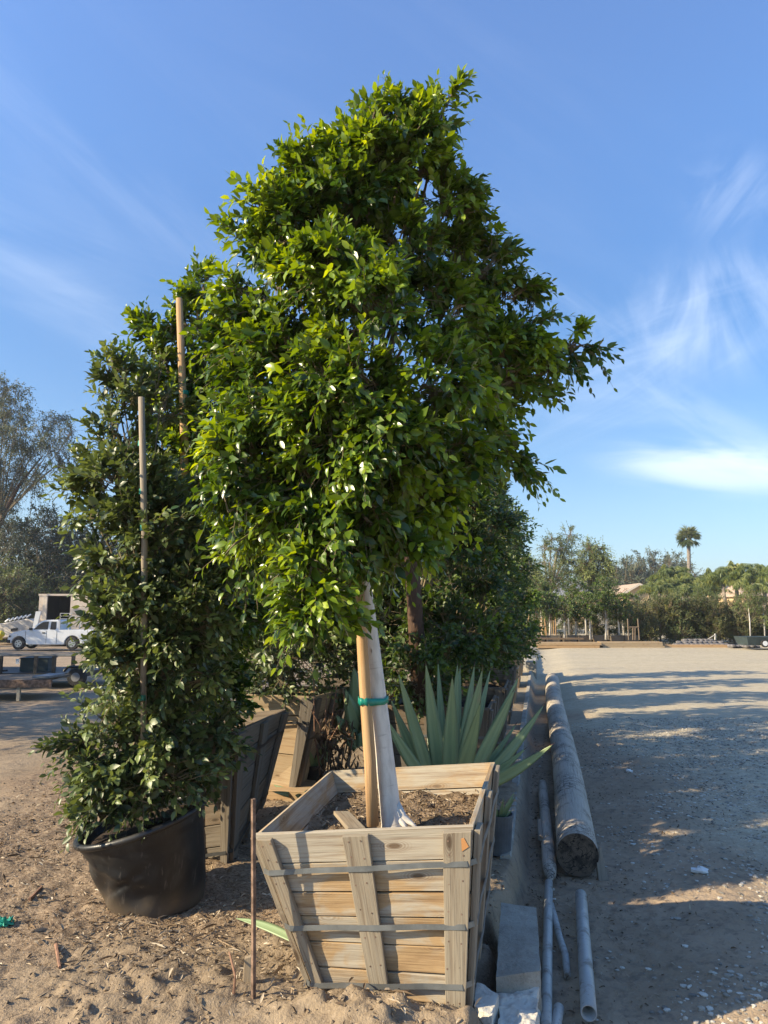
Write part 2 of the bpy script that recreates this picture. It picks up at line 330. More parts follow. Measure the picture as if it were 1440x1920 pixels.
def agave_mat():
    t = NT('agave'); a = t.attr('tint'); uv = t.uv(); n = t.noise(t.mapping(uv, (3, 40, 1)), 1.0, 4)
    c = t.mix(t.mr(n, 0.35, 0.7), (0.17, 0.24, 0.125), (0.25, 0.32, 0.165)); b = t.noise(t.mapping(uv, (5, 8, 1)), 1.0, 5)
    c = t.mix(a, c, (0.33, 0.41, 0.20)); c = t.mix(t.math('MULTIPLY', t.mr(b, 0.6, 0.72), 0.6), c, (0.25, 0.22, 0.13))
    return t.done(t.bsdf(c, 0.45, t.bump(n, 0.3, 0.003), 0.45))
M['agave'] = agave_mat()
M['spine'] = simple('spine', (0.10, 0.035, 0.025), 0.6)
M['white_paint'] = simple('white_paint', (0.66, 0.68, 0.70), 0.3, 0.06, 3, 0.5, 0, 0, 0.5)
M['glass'] = simple('glass', (0.03, 0.035, 0.04), 0.08, 0.2, 3)
M['rubber_and_shade'] = simple('rubber_and_shade', (0.022, 0.021, 0.020), 0.8, 0.3, 10)  # tyre black, reused as shade colour on the cargo box's inner walls
M['rim'] = simple('rim', (0.45, 0.45, 0.45), 0.35, 0.2, 10, 0.5, 0.7)
M['black_metal'] = simple('black_metal', (0.02, 0.02, 0.022), 0.45, 0.3, 10)
M['rack_metal'] = simple('rack_metal', (0.45, 0.45, 0.43), 0.45, 0.1, 10, 0.5, 0.5)
M['dusty_white'] = simple('dusty_white', (0.58, 0.53, 0.47), 0.7, 0.15, 2.5)
M['rusty_white'] = concrete('rusty_white', (0.60, 0.52, 0.44), (0.54, 0.45, 0.36))
M['dark_bin'] = simple('dark_bin', (0.030, 0.048, 0.050), 0.55, 0.2, 4)
M['dull_metal'] = simple('dull_metal', (0.20, 0.20, 0.20), 0.6, 0.2, 8)
M['yellow'] = simple('yellow', (0.62, 0.48, 0.03), 0.5, 0.1, 4)
M['stucco'] = simple('stucco', (0.50, 0.36, 0.20), 0.9, 0.08, 4)
M['roof_tile'] = simple('roof_tile', (0.40, 0.29, 0.21), 0.9, 0.2, 6)
M['fascia'] = simple('fascia', (0.60, 0.52, 0.42), 0.8, 0.05, 4)
M['sandbag'] = simple('sandbag', (0.16, 0.15, 0.15), 0.9, 0.35, 6, 0.2)
M['palm_trunk'] = simple('palm_trunk', (0.19, 0.16, 0.13), 0.9, 0.35, 4, 0.2, 0, 0.5)
M['dry_stem'] = simple('dry_stem', (0.24, 0.13, 0.08), 0.85, 0.3, 30)
M['red'] = simple('red', (0.5, 0.03, 0.03), 0.6)
M['sticker'] = simple('sticker', (0.50, 0.24, 0.09), 0.5, 0.1)
M['hill'] = simple('hill', (0.22, 0.20, 0.17), 0.95, 0.15, 0.01)
M['white_cloth'] = simple('white_cloth', (0.7, 0.7, 0.68), 0.8, 0.1)
M['teal_plastic'] = simple('teal_plastic', (0.02, 0.30, 0.20), 0.5, 0.2)

# ------------------------------------------------------------------ mesh building
def make_mesh(name, verts, faces=None, tint=None, uvs=None, smooth=False, loops=None, sizes=None):
    me = bpy.data.meshes.new(name)
    verts = np.asarray(verts, np.float32)
    if faces is not None:
        sizes = np.fromiter((len(f) for f in faces), int, len(faces)); loops = np.fromiter((i for f in faces for i in f), int, int(sizes.sum()))
    me.vertices.add(len(verts)); me.vertices.foreach_set('co', verts.ravel())
    me.loops.add(len(loops)); me.loops.foreach_set('vertex_index', np.asarray(loops, np.int32))
    me.polygons.add(len(sizes)); st = np.concatenate(([0], np.cumsum(sizes)[:-1]))
    me.polygons.foreach_set('loop_start', st.astype(np.int32)); me.polygons.foreach_set('loop_total', np.asarray(sizes, np.int32))
    me.polygons.foreach_set('use_smooth', np.full(len(sizes), bool(smooth)))
    me.update(calc_edges=True)
    if tint is not None:
        a = me.attributes.new('tint', 'FLOAT', 'POINT'); a.data.foreach_set('value', np.asarray(tint, np.float32))
    if uvs is not None:
        u = me.uv_layers.new(name='UVMap'); u.data.foreach_set('uv', np.asarray(uvs, np.float32).ravel())
    return me
class MB:
    def __init__(s): s.v = []; s.f = []; s.uv = []; s.t = []
    def add(s, vs, fs, uvs, tint=0.5):
        b = len(s.v); s.v += [tuple(map(float, v)) for v in vs]; s.t += [tint]*len(vs) if not hasattr(tint, '__len__') else list(tint)
        for f, u in zip(fs, uvs): s.f.append([b+i for i in f]); s.uv += u
        return s
    def box8(s, c, tint=0.5, long=None):
        """c: 8 corners, 0-3 one side in order round, 4-7 the other side"""
        c = [np.array(p, float) for p in c]
        e = [c[1]-c[0], c[3]-c[0], c[4]-c[0]]; L = [np.linalg.norm(x) for x in e]
        k = int(np.argmax(L)) if long is None else long
        ax = [x/max(l, 1e-9) for x, l in zip(e, L)]; A = ax[k]; others = [ax[i] for i in range(3) if i != k]
        fs = [(0, 3, 2, 1), (4, 5, 6, 7), (0, 1, 5, 4), (1, 2, 6, 5), (2, 3, 7, 6), (3, 0, 4, 7)]
        ou, ov = random.random()*37, random.random()*37; uvs = []
        for f in fs:
            p = [c[i] for i in f]; n = np.cross(p[1]-p[0], p[2]-p[1]); n = n/max(np.linalg.norm(n), 1e-9)
            d = [abs(np.dot(n, o)) for o in others]; B = others[int(np.argmin(d))]; B = B-A*np.dot(A, B); B = B/max(np.linalg.norm(B), 1e-9)
            if abs(np.dot(n, A)) > 0.9: uvs.append([(np.dot(q, others[0])*.3+ou, np.dot(q, others[1])*.3+ov) for q in p])
            else: uvs.append([(np.dot(q, A)+ou, np.dot(q, B)+ov) for q in p])
        return s.add(c, fs, uvs, tint)
    def box(s, c, size, rz=0.0, tint=0.5, tilt=None):
        cx, cy, cz = c; hx, hy, hz = [v/2 for v in size]; co, si = math.cos(rz), math.sin(rz)
        pts = []
        for z in (-hz, hz):
            for x, y in ((-hx, -hy), (hx, -hy), (hx, hy), (-hx, hy)):
                pts.append((cx+x*co-y*si, cy+x*si+y*co, cz+z))
        return s.box8([pts[0], pts[1], pts[2], pts[3], pts[4], pts[5], pts[6], pts[7]], tint)
    def tube(s, pts, rad, n=8, caps=True, tint=0.5, wob=0.0):
        pts = [np.array(p, float) for p in pts]; m = len(pts)
        rad = [rad]*m if not hasattr(rad, '__len__') else rad
        T = [pts[min(i+1, m-1)]-pts[max(i-1, 0)] for i in range(m)]; T = [t/max(np.linalg.norm(t), 1e-9) for t in T]
        up = np.array([0, 0, 1.0]) if abs(T[0][2]) < 0.9 else np.array([0, 1.0, 0])
        a = np.cross(T[0], up); a /= np.linalg.norm(a); vs = []; fs = []; uvs = []; L = 0; ou = random.random()*30; Ls = []
        for i in range(m):
            a = a - T[i]*np.dot(a, T[i]); a /= np.linalg.norm(a); b = np.cross(T[i], a)
            if i: L += np.linalg.norm(pts[i]-pts[i-1])
            Ls.append(L)
            for k in range(n):
                th = 2*math.pi*k/n; r = rad[i]*(1+wob*(random.random()-.5)); vs.append(pts[i]+r*(math.cos(th)*a+math.sin(th)*b))
        rm = max(rad)
        for i in range(m-1):
            for k in range(n):
                k2 = (k+1) % n; fs.append((i*n+k, i*n+k2, (i+1)*n+k2, (i+1)*n+k))
                v0, v1 = 2*math.pi*rm*k/n, 2*math.pi*rm*(k+1)/n
                uvs.append([(Ls[i]+ou, v0), (Ls[i]+ou, v1), (Ls[i+1]+ou, v1), (Ls[i+1]+ou, v0)])
        if caps:
            for i, rev in ((0, True), (m-1, False)):
                idx = list(range(i*n, i*n+n)); idx = idx[::-1] if rev else idx
                fs.append(tuple(idx)); uvs.append([(0.3*rad[i]*math.cos(2*math.pi*k/n), rad[i]*math.sin(2*math.pi*k/n)) for k in range(n)])
        return s.add(vs, fs, uvs, tint)
    def ball(s, c, r, n=10, m=7, tint=0.5, jit=0.0, sq=1.0):
        c = np.array(c, float); r = np.array(r if hasattr(r, '__len__') else (r, r, r), float); vs = []; fs = []; uvs = []
        for i in range(m+1):
            ph = math.pi*i/m
            for k in range(n):
                th = 2*math.pi*k/n; d = np.array([math.sin(ph)*math.cos(th), math.sin(ph)*math.sin(th), math.cos(ph)])
                d = np.sign(d)*np.abs(d)**sq
                vs.append(c+d*r*(1+jit*(random.random()-.5)))
        for i in range(m):
            for k in range(n):
                k2 = (k+1) % n; fs.append((i*n+k, (i+1)*n+k, (i+1)*n+k2, i*n+k2)); uvs.append([(0, 0)]*4)
        return s.add(vs, fs, uvs, tint)
def finish(o, mat, parent, smooth_angle=None, bevel=0.0):
    if mat: o.data.materials.append(mat)
    COL.objects.link(o)
    if parent is not None: o.parent = parent
    if bevel:
        b = o.modifiers.new('bevel', 'BEVEL'); b.width = bevel; b.segments = 2; b.limit_method = 'ANGLE'; b.angle_limit = R(40); b.harden_normals = False
    return o
def wloc(parent):
    p = np.zeros(3)
    while parent is not None: p += np.array(parent.location); parent = parent.parent
    return p
def obj(name, mb, mat, parent=None, smooth=False, bevel=0.0, local=False, origin=None):
    v = np.array(mb.v, float)
    org = np.zeros(3)
    if not local:
        if parent is not None: v = v - wloc(parent)
        elif origin is not None: org = np.array(origin, float); v = v - org
    me = make_mesh(name, v, mb.f, mb.t, mb.uv, smooth)
    o = bpy.data.objects.new(name, me); o.location = org
    return finish(o, mat, parent, bevel=bevel)
def meshobj(name, me, mat, parent=None): 
    return finish(bpy.data.objects.new(name, me), mat, parent)
def thing(name, label, cat, loc=(0, 0, 0), group=None, rz=0.0):
    o = bpy.data.objects.new(name, None); COL.objects.link(o); o.location = tuple(map(float, loc)); o.rotation_euler = (0, 0, rz)
    o.empty_display_size = 0.1
    o['label'] = label; o['category'] = cat
    if group: o['group'] = group
    return o
def tag(o, label, cat, group=None, kind=None):
    o['label'] = label; o['category'] = cat
    if group: o['group'] = group
    if kind: o['kind'] = kind
    return o
def struct(o, kind='structure'): o['kind'] = kind; return o
def dup(root, loc, rz=0.0, sc=1.0, label=None, group=None):
    r = root.copy(); COL.objects.link(r); r.location = tuple(map(float, loc)); r.rotation_euler = (0, 0, rz)
    r.scale = (sc, sc, sc) if not hasattr(sc, '__len__') else sc
    if label: r['label'] = label
    if group: r['group'] = group
    for ch in list(root.children):
        c = ch.copy(); COL.objects.link(c); c.parent = r
        for g in ch.children:
            d = g.copy(); COL.objects.link(d); d.parent = c
    return r

# ------------------------------------------------------------------ foliage
LEAF8 = (np.array([[0, 0, 0], [0.30, 0, 0], [0.66, 0, 0], [1, 0, 0], [0.26, 0.20, 0], [0.62, 0.21, 0], [0.26, -0.20, 0], [0.62, -0.21, 0]], float),
         [(0, 1, 4), (1, 2, 5, 4), (2, 3, 5), (0, 6, 1), (1, 6, 7, 2), (2, 7, 3)])
LEAF4 = (np.array([[0, 0, 0], [0.5, 0.24, 0], [1, 0, 0], [0.5, -0.24, 0]], float), [(0, 2, 1), (0, 3, 2)])
def norm(a): return a/np.maximum(np.linalg.norm(a, axis=-1, keepdims=True), 1e-9)
def leaf_arrays(pos, d, n, ln, tint, tmpl, r, fold=0.35, curl=0.22, width=1.0):
    T, fs = tmpl; N = len(pos); side = norm(np.cross(n, d)); n = norm(np.cross(d, side))
    w = width*r.uniform(0.85, 1.2, N); cu = curl*r.uniform(-0.8, 2.0, N); fo = fold*r.uniform(0.3, 1.5, N)
    x = T[None, :, 0]; y = T[None, :, 1]*w[:, None]; z = np.abs(y)*fo[:, None] - cu[:, None]*x*x
    V = pos[:, None, :] + ln[:, None, None]*(x[..., None]*d[:, None, :] + y[..., None]*side[:, None, :] + z[..., None]*n[:, None, :])
    k = T.shape[0]; V = V.reshape(-1, 3)
    L = np.array([i for f in fs for i in f]); sz = np.array([len(f) for f in fs])
    loops = (np.arange(N)[:, None]*k + L[None]).ravel(); sizes = np.tile(sz, N)
    return V, loops, sizes, np.repeat(tint, k)
def clump(px, py, rx, ry, Y, rd=None, w=1.0):
    """ellipsoid of foliage seen at this place, in metres, at its own distance Y"""
    s = Y/F*1.02; c = P(px, py, Y)
    return (c, np.array([rx*s, rd if rd else 0.5*(rx+ry)*s, ry*s]), w)
def foliage(clumps, twigs, per=9, leaf=0.07, tl=(0.14, 0.30), up=0.35, droop=0.25, seed=1, tmpl=LEAF8, tintb=(0.15, 0.85), inner=0.35,
            twigr=0.0022, axis=None, fold=0.35, sel=0.8, width=1.0, rfrac=(0.45, 0.95), spray=4, sprad=0.35, shrink=1.0, zkeep=None, sunward=0.75):
    r = np.random.default_rng(seed)
    C = np.array([c[0] for c in clumps]); E = np.array([c[1] for c in clumps])*shrink; w = np.array([c[2]*(c[1][0]*c[1][2]+c[1][0]*c[1][1]) for c in clumps])
    ns = max(1, twigs//spray); sid = r.integers(0, ns, twigs)
    k = r.choice(len(C), ns, p=w/w.sum())[sid]; u = norm(r.normal(size=(ns, 3)))[sid]; u = norm(u + 0.10*r.normal(size=(twigs, 3)))
    fr = (rfrac[0]+(rfrac[1]-rfrac[0])*r.random(ns)**0.6)[sid]*r.uniform(.90, 1.04, twigs); stint = r.normal(size=ns)[sid]; sdir = r.normal(size=(ns, 3))[sid]
    o = sprad*0.0 + C[k] + u*E[k]*fr[:, None]; out = norm(u/E[k])
    # thin out what grows deep inside another clump
    depth = np.full(twigs, 9.0)
    for j in range(len(C)):
        q = np.linalg.norm((o-C[j])/E[j], axis=1); q[k == j] = 9; depth = np.minimum(depth, q)
    keep = (depth > 0.6) | (r.random(ns)[sid] > sel); o, out, u, fr, stint, sdir = o[keep], out[keep], u[keep], fr[keep], stint[keep], sdir[keep]; N = len(o)
    if zkeep is not None:
        tipz = (o+out*0.5*(tl[0]+tl[1])*0.8); kz = (tipz[:, 2] > zkeep(tipz)) & (o[:, 2] > zkeep(o)); o, out, u, fr, stint, sdir = o[kz], out[kz], u[kz], fr[kz], stint[kz], sdir[kz]; N = len(o)
    if axis is not None:
        a = o-np.array(axis); a[:, 2] *= 0.6; out = norm(out+0.7*norm(a))
    d = norm(out + np.array([0, 0, up]) + 0.30*sdir + 0.30*r.normal(size=(N, 3)))
    L = r.uniform(tl[0], tl[1], N); dr = droop*r.uniform(0.2, 1.8, N)
    t = (np.arange(per)+0.6)/per
    t = np.clip(t[None, :] + r.uniform(-0.04, 0.04, (N, per)), 0.02, 1.0)
    pos = o[:, None, :] + (L[:, None]*t)[..., None]*d[:, None, :]; pos[..., 2] -= (L*dr)[:, None]*t*t
    tan = d[:, None, :] + np.zeros((N, per, 1)); tan = tan.copy(); tan[..., 2] -= 2*dr[:, None]*t; tan = norm(tan)
    ref = norm(r.normal(size=(N, 3)))[:, None, :]
    s1 = norm(np.cross(tan, ref)); s2 = np.cross(tan, s1)
    ph = np.arange(per)[None, :]*2.4 + r.uniform(0, 6.28, (N, 1)) + r.normal(size=(N, per))*0.3
    side = np.cos(ph)[..., None]*s1 + np.sin(ph)[..., None]*s2
    ang = (1.15-0.75*t)*r.uniform(0.8, 1.2, (N, per))
    ld = norm(np.cos(ang)[..., None]*tan + np.sin(ang)[..., None]*side)
    nn = norm(np.array([0, 0, 0.55]) + 0.5*out[:, None, :] + sunward*np.array([-0.85, -0.30, 0.45]) + 0.5*r.normal(size=(N, per, 3)))
    ll = leaf*(1.08-0.8*np.abs(t-0.45))*r.uniform(0.62, 1.25, (N, per))*r.uniform(.8, 1.15, (N, 1))
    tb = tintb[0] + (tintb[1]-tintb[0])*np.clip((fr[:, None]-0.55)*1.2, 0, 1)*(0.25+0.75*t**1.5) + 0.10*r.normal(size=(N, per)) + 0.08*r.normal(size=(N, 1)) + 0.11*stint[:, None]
    V, lo, si, ti = leaf_arrays(pos.reshape(-1, 3), ld.reshape(-1, 3), nn.reshape(-1, 3), ll.ravel(), np.clip(tb, 0, 1).ravel(), tmpl, r, fold, width=width)
    # twigs
    tt = np.array([-0.35, 0.0, 0.4, 0.7, 1.0]); tp = o[:, None, :] + (L[:, None]*tt[None])[..., None]*d[:, None, :]; tp[..., 2] -= (L*dr)[:, None]*(tt*tt)[None]
    a1 = norm(np.cross(d, [0.3, 0.5, 0.8])); a2 = np.cross(d, a1); rr = twigr*np.array([1.3, 1.1, 0.9, 0.6, 0.3])
    ring = np.stack([np.cos(x)*a1+np.sin(x)*a2 for x in (0, 2.094, 4.189)], 1)
    TV = tp[:, :, None, :] + rr[None, :, None, None]*ring[:, None, :, :]
    f = [];
    for i in range(4):
        for q in range(3): f += [i*3+q, i*3+(q+1) % 3, (i+1)*3+(q+1) % 3, (i+1)*3+q]
    tl_ = (np.arange(N)[:, None]*15 + np.array(f)[None]).ravel()
    return (V, lo, si, ti), (TV.reshape(-1, 3), tl_, np.full(N*12, 4))
def limbs(mb, base, clumps, r0, n=6, seed=3, every=1, sag=0.0):
    rr = random.Random(seed); base = np.array(base, float)
    for i, c in enumerate(clumps):
        if i % every: continue
        e = c[0]; mid = base*0.5+e*0.5 + np.array([rr.uniform(-.1, .1), rr.uniform(-.1, .1), rr.uniform(0, .15)])*np.linalg.norm(e-base)
        q = [base*(1-t)**2 + 2*mid*t*(1-t) + e*t*t for t in np.linspace(0, 1, 6)]
        mb.tube(q, [r0*(1-0.8*t)+0.002 for t in np.linspace(0, 1, 6)], n)
        for j in range(5):
            s = q[rr.randint(2, 5)]; d = np.array([rr.gauss(0, 1), rr.gauss(0, 1), rr.gauss(0.3, 1)]); d /= np.linalg.norm(d)
            q2 = [s + d*c[1]*t + np.array([0, 0, -0.1*t*t*c[1][2]]) for t in (0, .35, .7, .95)]
            mb.tube(q2, [r0*.32, r0*.24, r0*.16, r0*.06], 4)
def plant(name, label, cat, base, clumps, leafmat, barkmat=None, group=None, trunk=None, limb_r=0.02, limb_from=None, fol=None, extra=None, wood='branches', every=1, parent=None):
    """clumps in world metres; trunk: list of (point, radius)"""
    t = thing(name, label, cat, base, group); b = np.array(base, float)
    if trunk:
        m = MB(); m.tube([p for p, r in trunk], [r for p, r in trunk], 14, wob=0.05); obj('trunk', m, barkmat, t, smooth=True)
    (V, lo, si, ti), (TV, tl, ts) = foliage(clumps, **fol)
    cr = meshobj('crown', make_mesh('crown', V-b, loops=lo, sizes=si, tint=ti, smooth=fol.get('tmpl', LEAF8) is LEAF8), leafmat, t)
    m = MB(); limbs(m, limb_from if limb_from is not None else base, clumps, limb_r, every=every)
    nv = len(m.v); v2 = np.vstack([np.array(m.v), TV]); f = m.f
    sizes = np.concatenate([[len(x) for x in f], ts]); loops = np.concatenate([[i for x in f for i in x], tl+nv])
    meshobj('branches', make_mesh('branches', v2-b, loops=loops.astype(int), sizes=sizes.astype(int), tint=np.full(len(v2), .5)), M['twig_bark'], t)
    return t

# ------------------------------------------------------------------ ground
def axis_grid(lo, a, b, hi, step, g):
    mid = list(np.arange(a, b, step)); s = step; x = b; right = []
    while x < hi: right.append(x); s *= g; x += s
    right.append(hi); s = step; x = a; left = []
    while x > lo: s *= g; x -= s; left.append(x)
    return np.array(left[::-1] + mid + right)
gx = axis_grid(-1500, -2.3, 2.8, 1500, 0.017, 1.05); gy = axis_grid(-30, 2.5, 6.2, 2600, 0.0165, 1.022)
X, Y = np.meshgrid(gx, gy, indexing='ij'); Z = gz(X, Y)

nx, ny = X.shape; idx = np.arange(nx*ny).reshape(nx, ny)
loops = np.stack([idx[:-1, :-1], idx[1:, :-1], idx[1:, 1:], idx[:-1, 1:]], -1).reshape(-1)
me = make_mesh('ground', np.stack([X, Y, Z], -1).reshape(-1, 3), loops=loops, sizes=np.full((nx-1)*(ny-1), 4), smooth=True)
D = X-kerbx(Y)
soilz = sstep(-0.12, 0.02, D + 0.12*fbm(X*3, Y*3, 3))
gravel = sstep(0.9, 2.2, D + 0.9*fbm(X*0.9, Y*0.9, 3) + 0.16*(Y-6)*sstep(5, 12, Y)) * 1.0
gravel = np.maximum(gravel, sstep(13, 19, Y+1.5*fbm(X*.5, Y*.5, 3))*sstep(0.1, 0.8, D))
mul = sstep(-0.05, 0.35, fbm(X*0.7+9, Y*0.7, 3) + 0.9*np.exp(-((X+2.0)**2+(Y-5.6)**2)/2.2) + 0.5*np.exp(-((X+0.6)**2+(Y-3.9)**2)/0.3) - 0.3*sstep(4.2, 3.2, Y) )*(1-soilz)*sstep(14, 8, Y)
# the roadway far on the left takes most of the soil colour
soilz = np.maximum(soilz, 0.75*sstep(8.5, 10.5, Y + 1.2*fbm(X*.6, Y*.6, 3))*sstep(0.5, -2.0, X))
for nme, arr in (('gravel', gravel), ('mulch', mul), ('soil', soilz)):
    a = me.attributes.new(nme, 'FLOAT', 'POINT'); a.data.foreach_set('value', arr.astype(np.float32).ravel())
struct(meshobj('ground', me, M['dirt']))

# loose pebbles on the roadway, chips and leaf litter on the earth
def pebbles(name, xs, ys, size, seed, mat):
    r = np.random.default_rng(seed); N = len(xs)
    T = [np.array([math.cos(a)*math.cos(b), math.sin(a)*math.cos(b), math.sin(b)]) for b in (-0.6, 0.35) for a in np.arange(6)*math.pi/3 + (0.5 if b > 0 else 0)]
    T = np.array(T + [np.array([0, 0, 0.85])]); fs = [(i, (i+1) % 6, 6+(i+1) % 6, 6+i) for i in range(6)] + [(6+i, 6+(i+1) % 6, 12) for i in range(6)]
    s = size(r, N); sc = np.stack([s*r.uniform(.7, 1.3, N), s*r.uniform(.7, 1.3, N), s*r.uniform(.4, .8, N)], 1)
    jt = T[None]*(1+r.uniform(-.22, .22, (N, 13, 1))); v = jt*sc[:, None, :]
    a = r.uniform(0, 6.28, N); c_, s_ = np.cos(a)[:, None], np.sin(a)[:, None]
    vx = v[..., 0]*c_-v[..., 1]*s_; vy = v[..., 0]*s_+v[..., 1]*c_
    z = gz(xs, ys)+sc[:, 2]*0.25
    V = np.stack([vx+xs[:, None], vy+ys[:, None], v[..., 2]+z[:, None]], -1).reshape(-1, 3)
    L = np.array([i for f in fs for i in f]); lo = (np.arange(N)[:, None]*13+L[None]).ravel(); si = np.tile([4]*6+[3]*6, N)
    return meshobj(name, make_mesh(name, V, loops=lo, sizes=si, tint=np.repeat(r.random(N), 13), smooth=False), mat)
r = np.random.default_rng(11); N = 80000
ys = 2.6+9*r.random(N)**1.6; ds = 0.15+4.6*r.random(N)**0.85; xs = kerbx(ys)+ds
dens = np.clip(sstep(0.3, 2.6, ds)*0.8 + 0.9*fbm(xs*1.7, ys*1.7, 3) + 0.7*np.exp(-((xs-1.7)**2+(ys-3.0)**2)/0.35), 0.03, 1)
k = r.random(N) < dens; xs, ys = xs[k], ys[k]
o = pebbles('gravel', xs, ys, lambda r, n: 0.003+0.014*r.random(n)**3.0, 3, M['pebble']); tag(o, 'pale pebbles and crushed stone strewn over the shaded roadway', 'gravel', kind='stuff')
N = 9000; xs = r.uniform(-3.4, 1.2, N); ys = 2.5+5.5*r.random(N)**1.4; k = (xs < kerbx(ys)-.05) & (r.random(N) < 0.6+fbm(xs*3, ys*3, 3)); xs, ys = xs[k], ys[k]
o = pebbles('dirt_clods', xs, ys, lambda r, n: 0.003+0.013*r.random(n)**4, 5, M['dirt']); tag(o, 'small clods and stones on the sunlit brown dirt', 'clods', kind='stuff')
for nm in ('gravel', 'mulch', 'soil'):
    a = o.data.attributes.new(nm, 'FLOAT', 'POINT')
def litter(name, xs, ys, zs, seed, leng=(0.012, 0.04), mat=None):
    r = np.random.default_rng(seed); N = len(xs)
    a = r.uniform(0, 6.28, N); el = r.normal(size=N)*0.35
    d = np.stack([np.cos(a)*np.cos(el), np.sin(a)*np.cos(el), np.sin(el)], 1); n = norm(np.stack([r.normal(size=N)*.35, r.normal(size=N)*.35, np.ones(N)], 1))
    ln = leng[0]+(leng[1]-leng[0])*r.random(N)**1.8
    V, lo, si, ti = leaf_arrays(np.stack([xs, ys, zs+0.003+ln*0.12], 1), d, n, ln, r.random(N), LEAF8, r, 0.9, 0.5, width=0.65)
    return V, lo, si, ti
N = 44000
xs = r.uniform(-3.2, 1.0, N); ys = 2.5+6*r.random(N)**1.3
wgt = 0.2+0.9*np.exp(-((xs+0.75)**2/0.35+(ys-3.75)**2/0.35)) + 0.7*np.exp(-((xs+1.15)**2/0.25+(ys-3.75)**2/0.06)) + 0.45*np.exp(-((xs+2.2)**2/0.8+(ys-5.2)**2/1.6)) + 0.4*np.exp(-((xs+0.3)**2/0.6+(ys-5.4)**2/1.2)) + 0.35*fbm(xs*2.5, ys*2.5, 3)
k = (r.random(N) < wgt*0.8) & (xs < kerbx(ys)-0.02); xs, ys = xs[k], ys[k]
V, lo, si, ti = litter('leaf_litter', xs, ys, gz(xs, ys), 8)
o = meshobj('leaf_litter', make_mesh('leaf_litter', V, loops=lo, sizes=si, tint=ti), M['litter']); tag(o, 'dry leaves and wood chips scattered round the pot and crates', 'leaf litter', kind='stuff')
N = 1500; xs = r.uniform(-3.0, .9, N); ys = 2.55+4*r.random(N)**1.4; k = xs < kerbx(ys)-.05; xs, ys = xs[k], ys[k]; a = r.uniform(0, 6.28, len(xs)); n_ = len(xs)
V, lo, si, ti = leaf_arrays(np.stack([xs, ys, gz(xs, ys)+.004], 1), norm(np.stack([np.cos(a), np.sin(a), r.normal(size=n_)*.12], 1)), norm(r.normal(size=(n_, 3))*.3+[0, 0, 1]), .02+.09*r.random(n_)**2.5, .3+.7*r.random(n_), LEAF8, r, 2.0, .1, width=.17)
o = meshobj('twigs', make_mesh('twigs', V, loops=lo, sizes=si, tint=ti), M['litter']); tag(o, 'short dry twigs and straws strewn over the sunlit dirt', 'twigs', kind='stuff')
N = 17000; ys = 2.6+8*r.random(N)**1.5; xs = kerbx(ys)+0.1+3.2*r.random(N)**1.5
k = r.random(N) < 0.42+1.1*fbm(xs*2, ys*2, 3); xs, ys = xs[k], ys[k]
V, lo, si, ti = litter('leaf_litter', xs, ys, gz(xs, ys), 9, (0.01, 0.035))
o = meshobj('leaf_litter', make_mesh('leaf_litter', V, loops=lo, sizes=si, tint=ti*0.9), M['litter']); tag(o, 'dry leaves and bark bits in the shaded ditch beside the long pole', 'leaf litter', kind='stuff')

# ------------------------------------------------------------------ hills
for (cx, w, h, dist) in ((430, 420, 62, 1080), (150, 330, 40, 1120), (-430, 430, 46, 1140)):
    m = MB(); n = 60; vs = []; fs = []; uv = []
    for i in range(n+1):
        u = i/n; x = cx-w+2*w*u; hh = h*math.sin(math.pi*u)**1.2*(1+0.35*float(fbm(np.array([u*9+cx]), np.array([0.3]), 4)[0]))
        for j, (yy, f) in enumerate(((dist-90, 0), (dist-30, .6), (dist, 1), (dist+80, 0))): vs.append((x, yy, -2+hh*f))
    for i in range(n):
        for j in range(3): fs.append((i*4+j, (i+1)*4+j, (i+1)*4+j+1, i*4+j+1)); uv.append([(0, 0)]*4)
    m.add(vs, fs, uv); struct(obj('hills', m, M['hill'], smooth=True))

# ------------------------------------------------------------------ kerb
kb = thing('concrete_kerb', 'low concrete edging running back beside the row of crates', 'kerb', (kerbx(8), 8, 0))
m = MB(); ysk = list(np.arange(4.7, 19.8, 0.5)); 
prof = [(-0.07, -0.3), (-0.07, 0.005), (-0.01, 0.014), (0.0, 0.0), (0.012, -0.34)]
vs = []; fs = []; uv = []
for i, y in enumerate(ysk):
    zt = 0.0
    for (dx, dz) in prof: vs.append((kerbx(y)+dx+random.uniform(-.004, .004), y, dz+zt+random.uniform(-.004, .004)+0.012))
for i in range(len(ysk)-1):
    for j in range(4): fs.append((i*5+j, i*5+j+1, (i+1)*5+j+1, (i+1)*5+j)); uv.append([(0, 0)]*4)
fs.append((4, 3, 2, 1, 0)); uv.append([(0, 0)]*5); b0 = (len(ysk)-1)*5; fs.append(tuple(b0+i for i in range(5))); uv.append([(0, 0)]*5)
m.add(vs, fs, uv); obj('edging', m, M['concrete'], kb)
m = MB()
y0 = 19.7; m.box((kerbx(y0)+0.05, y0+.3, -0.05), (0.28, 1.6, 0.62), -0.21); obj('end_block', m, M['concrete'], kb, bevel=0.02)

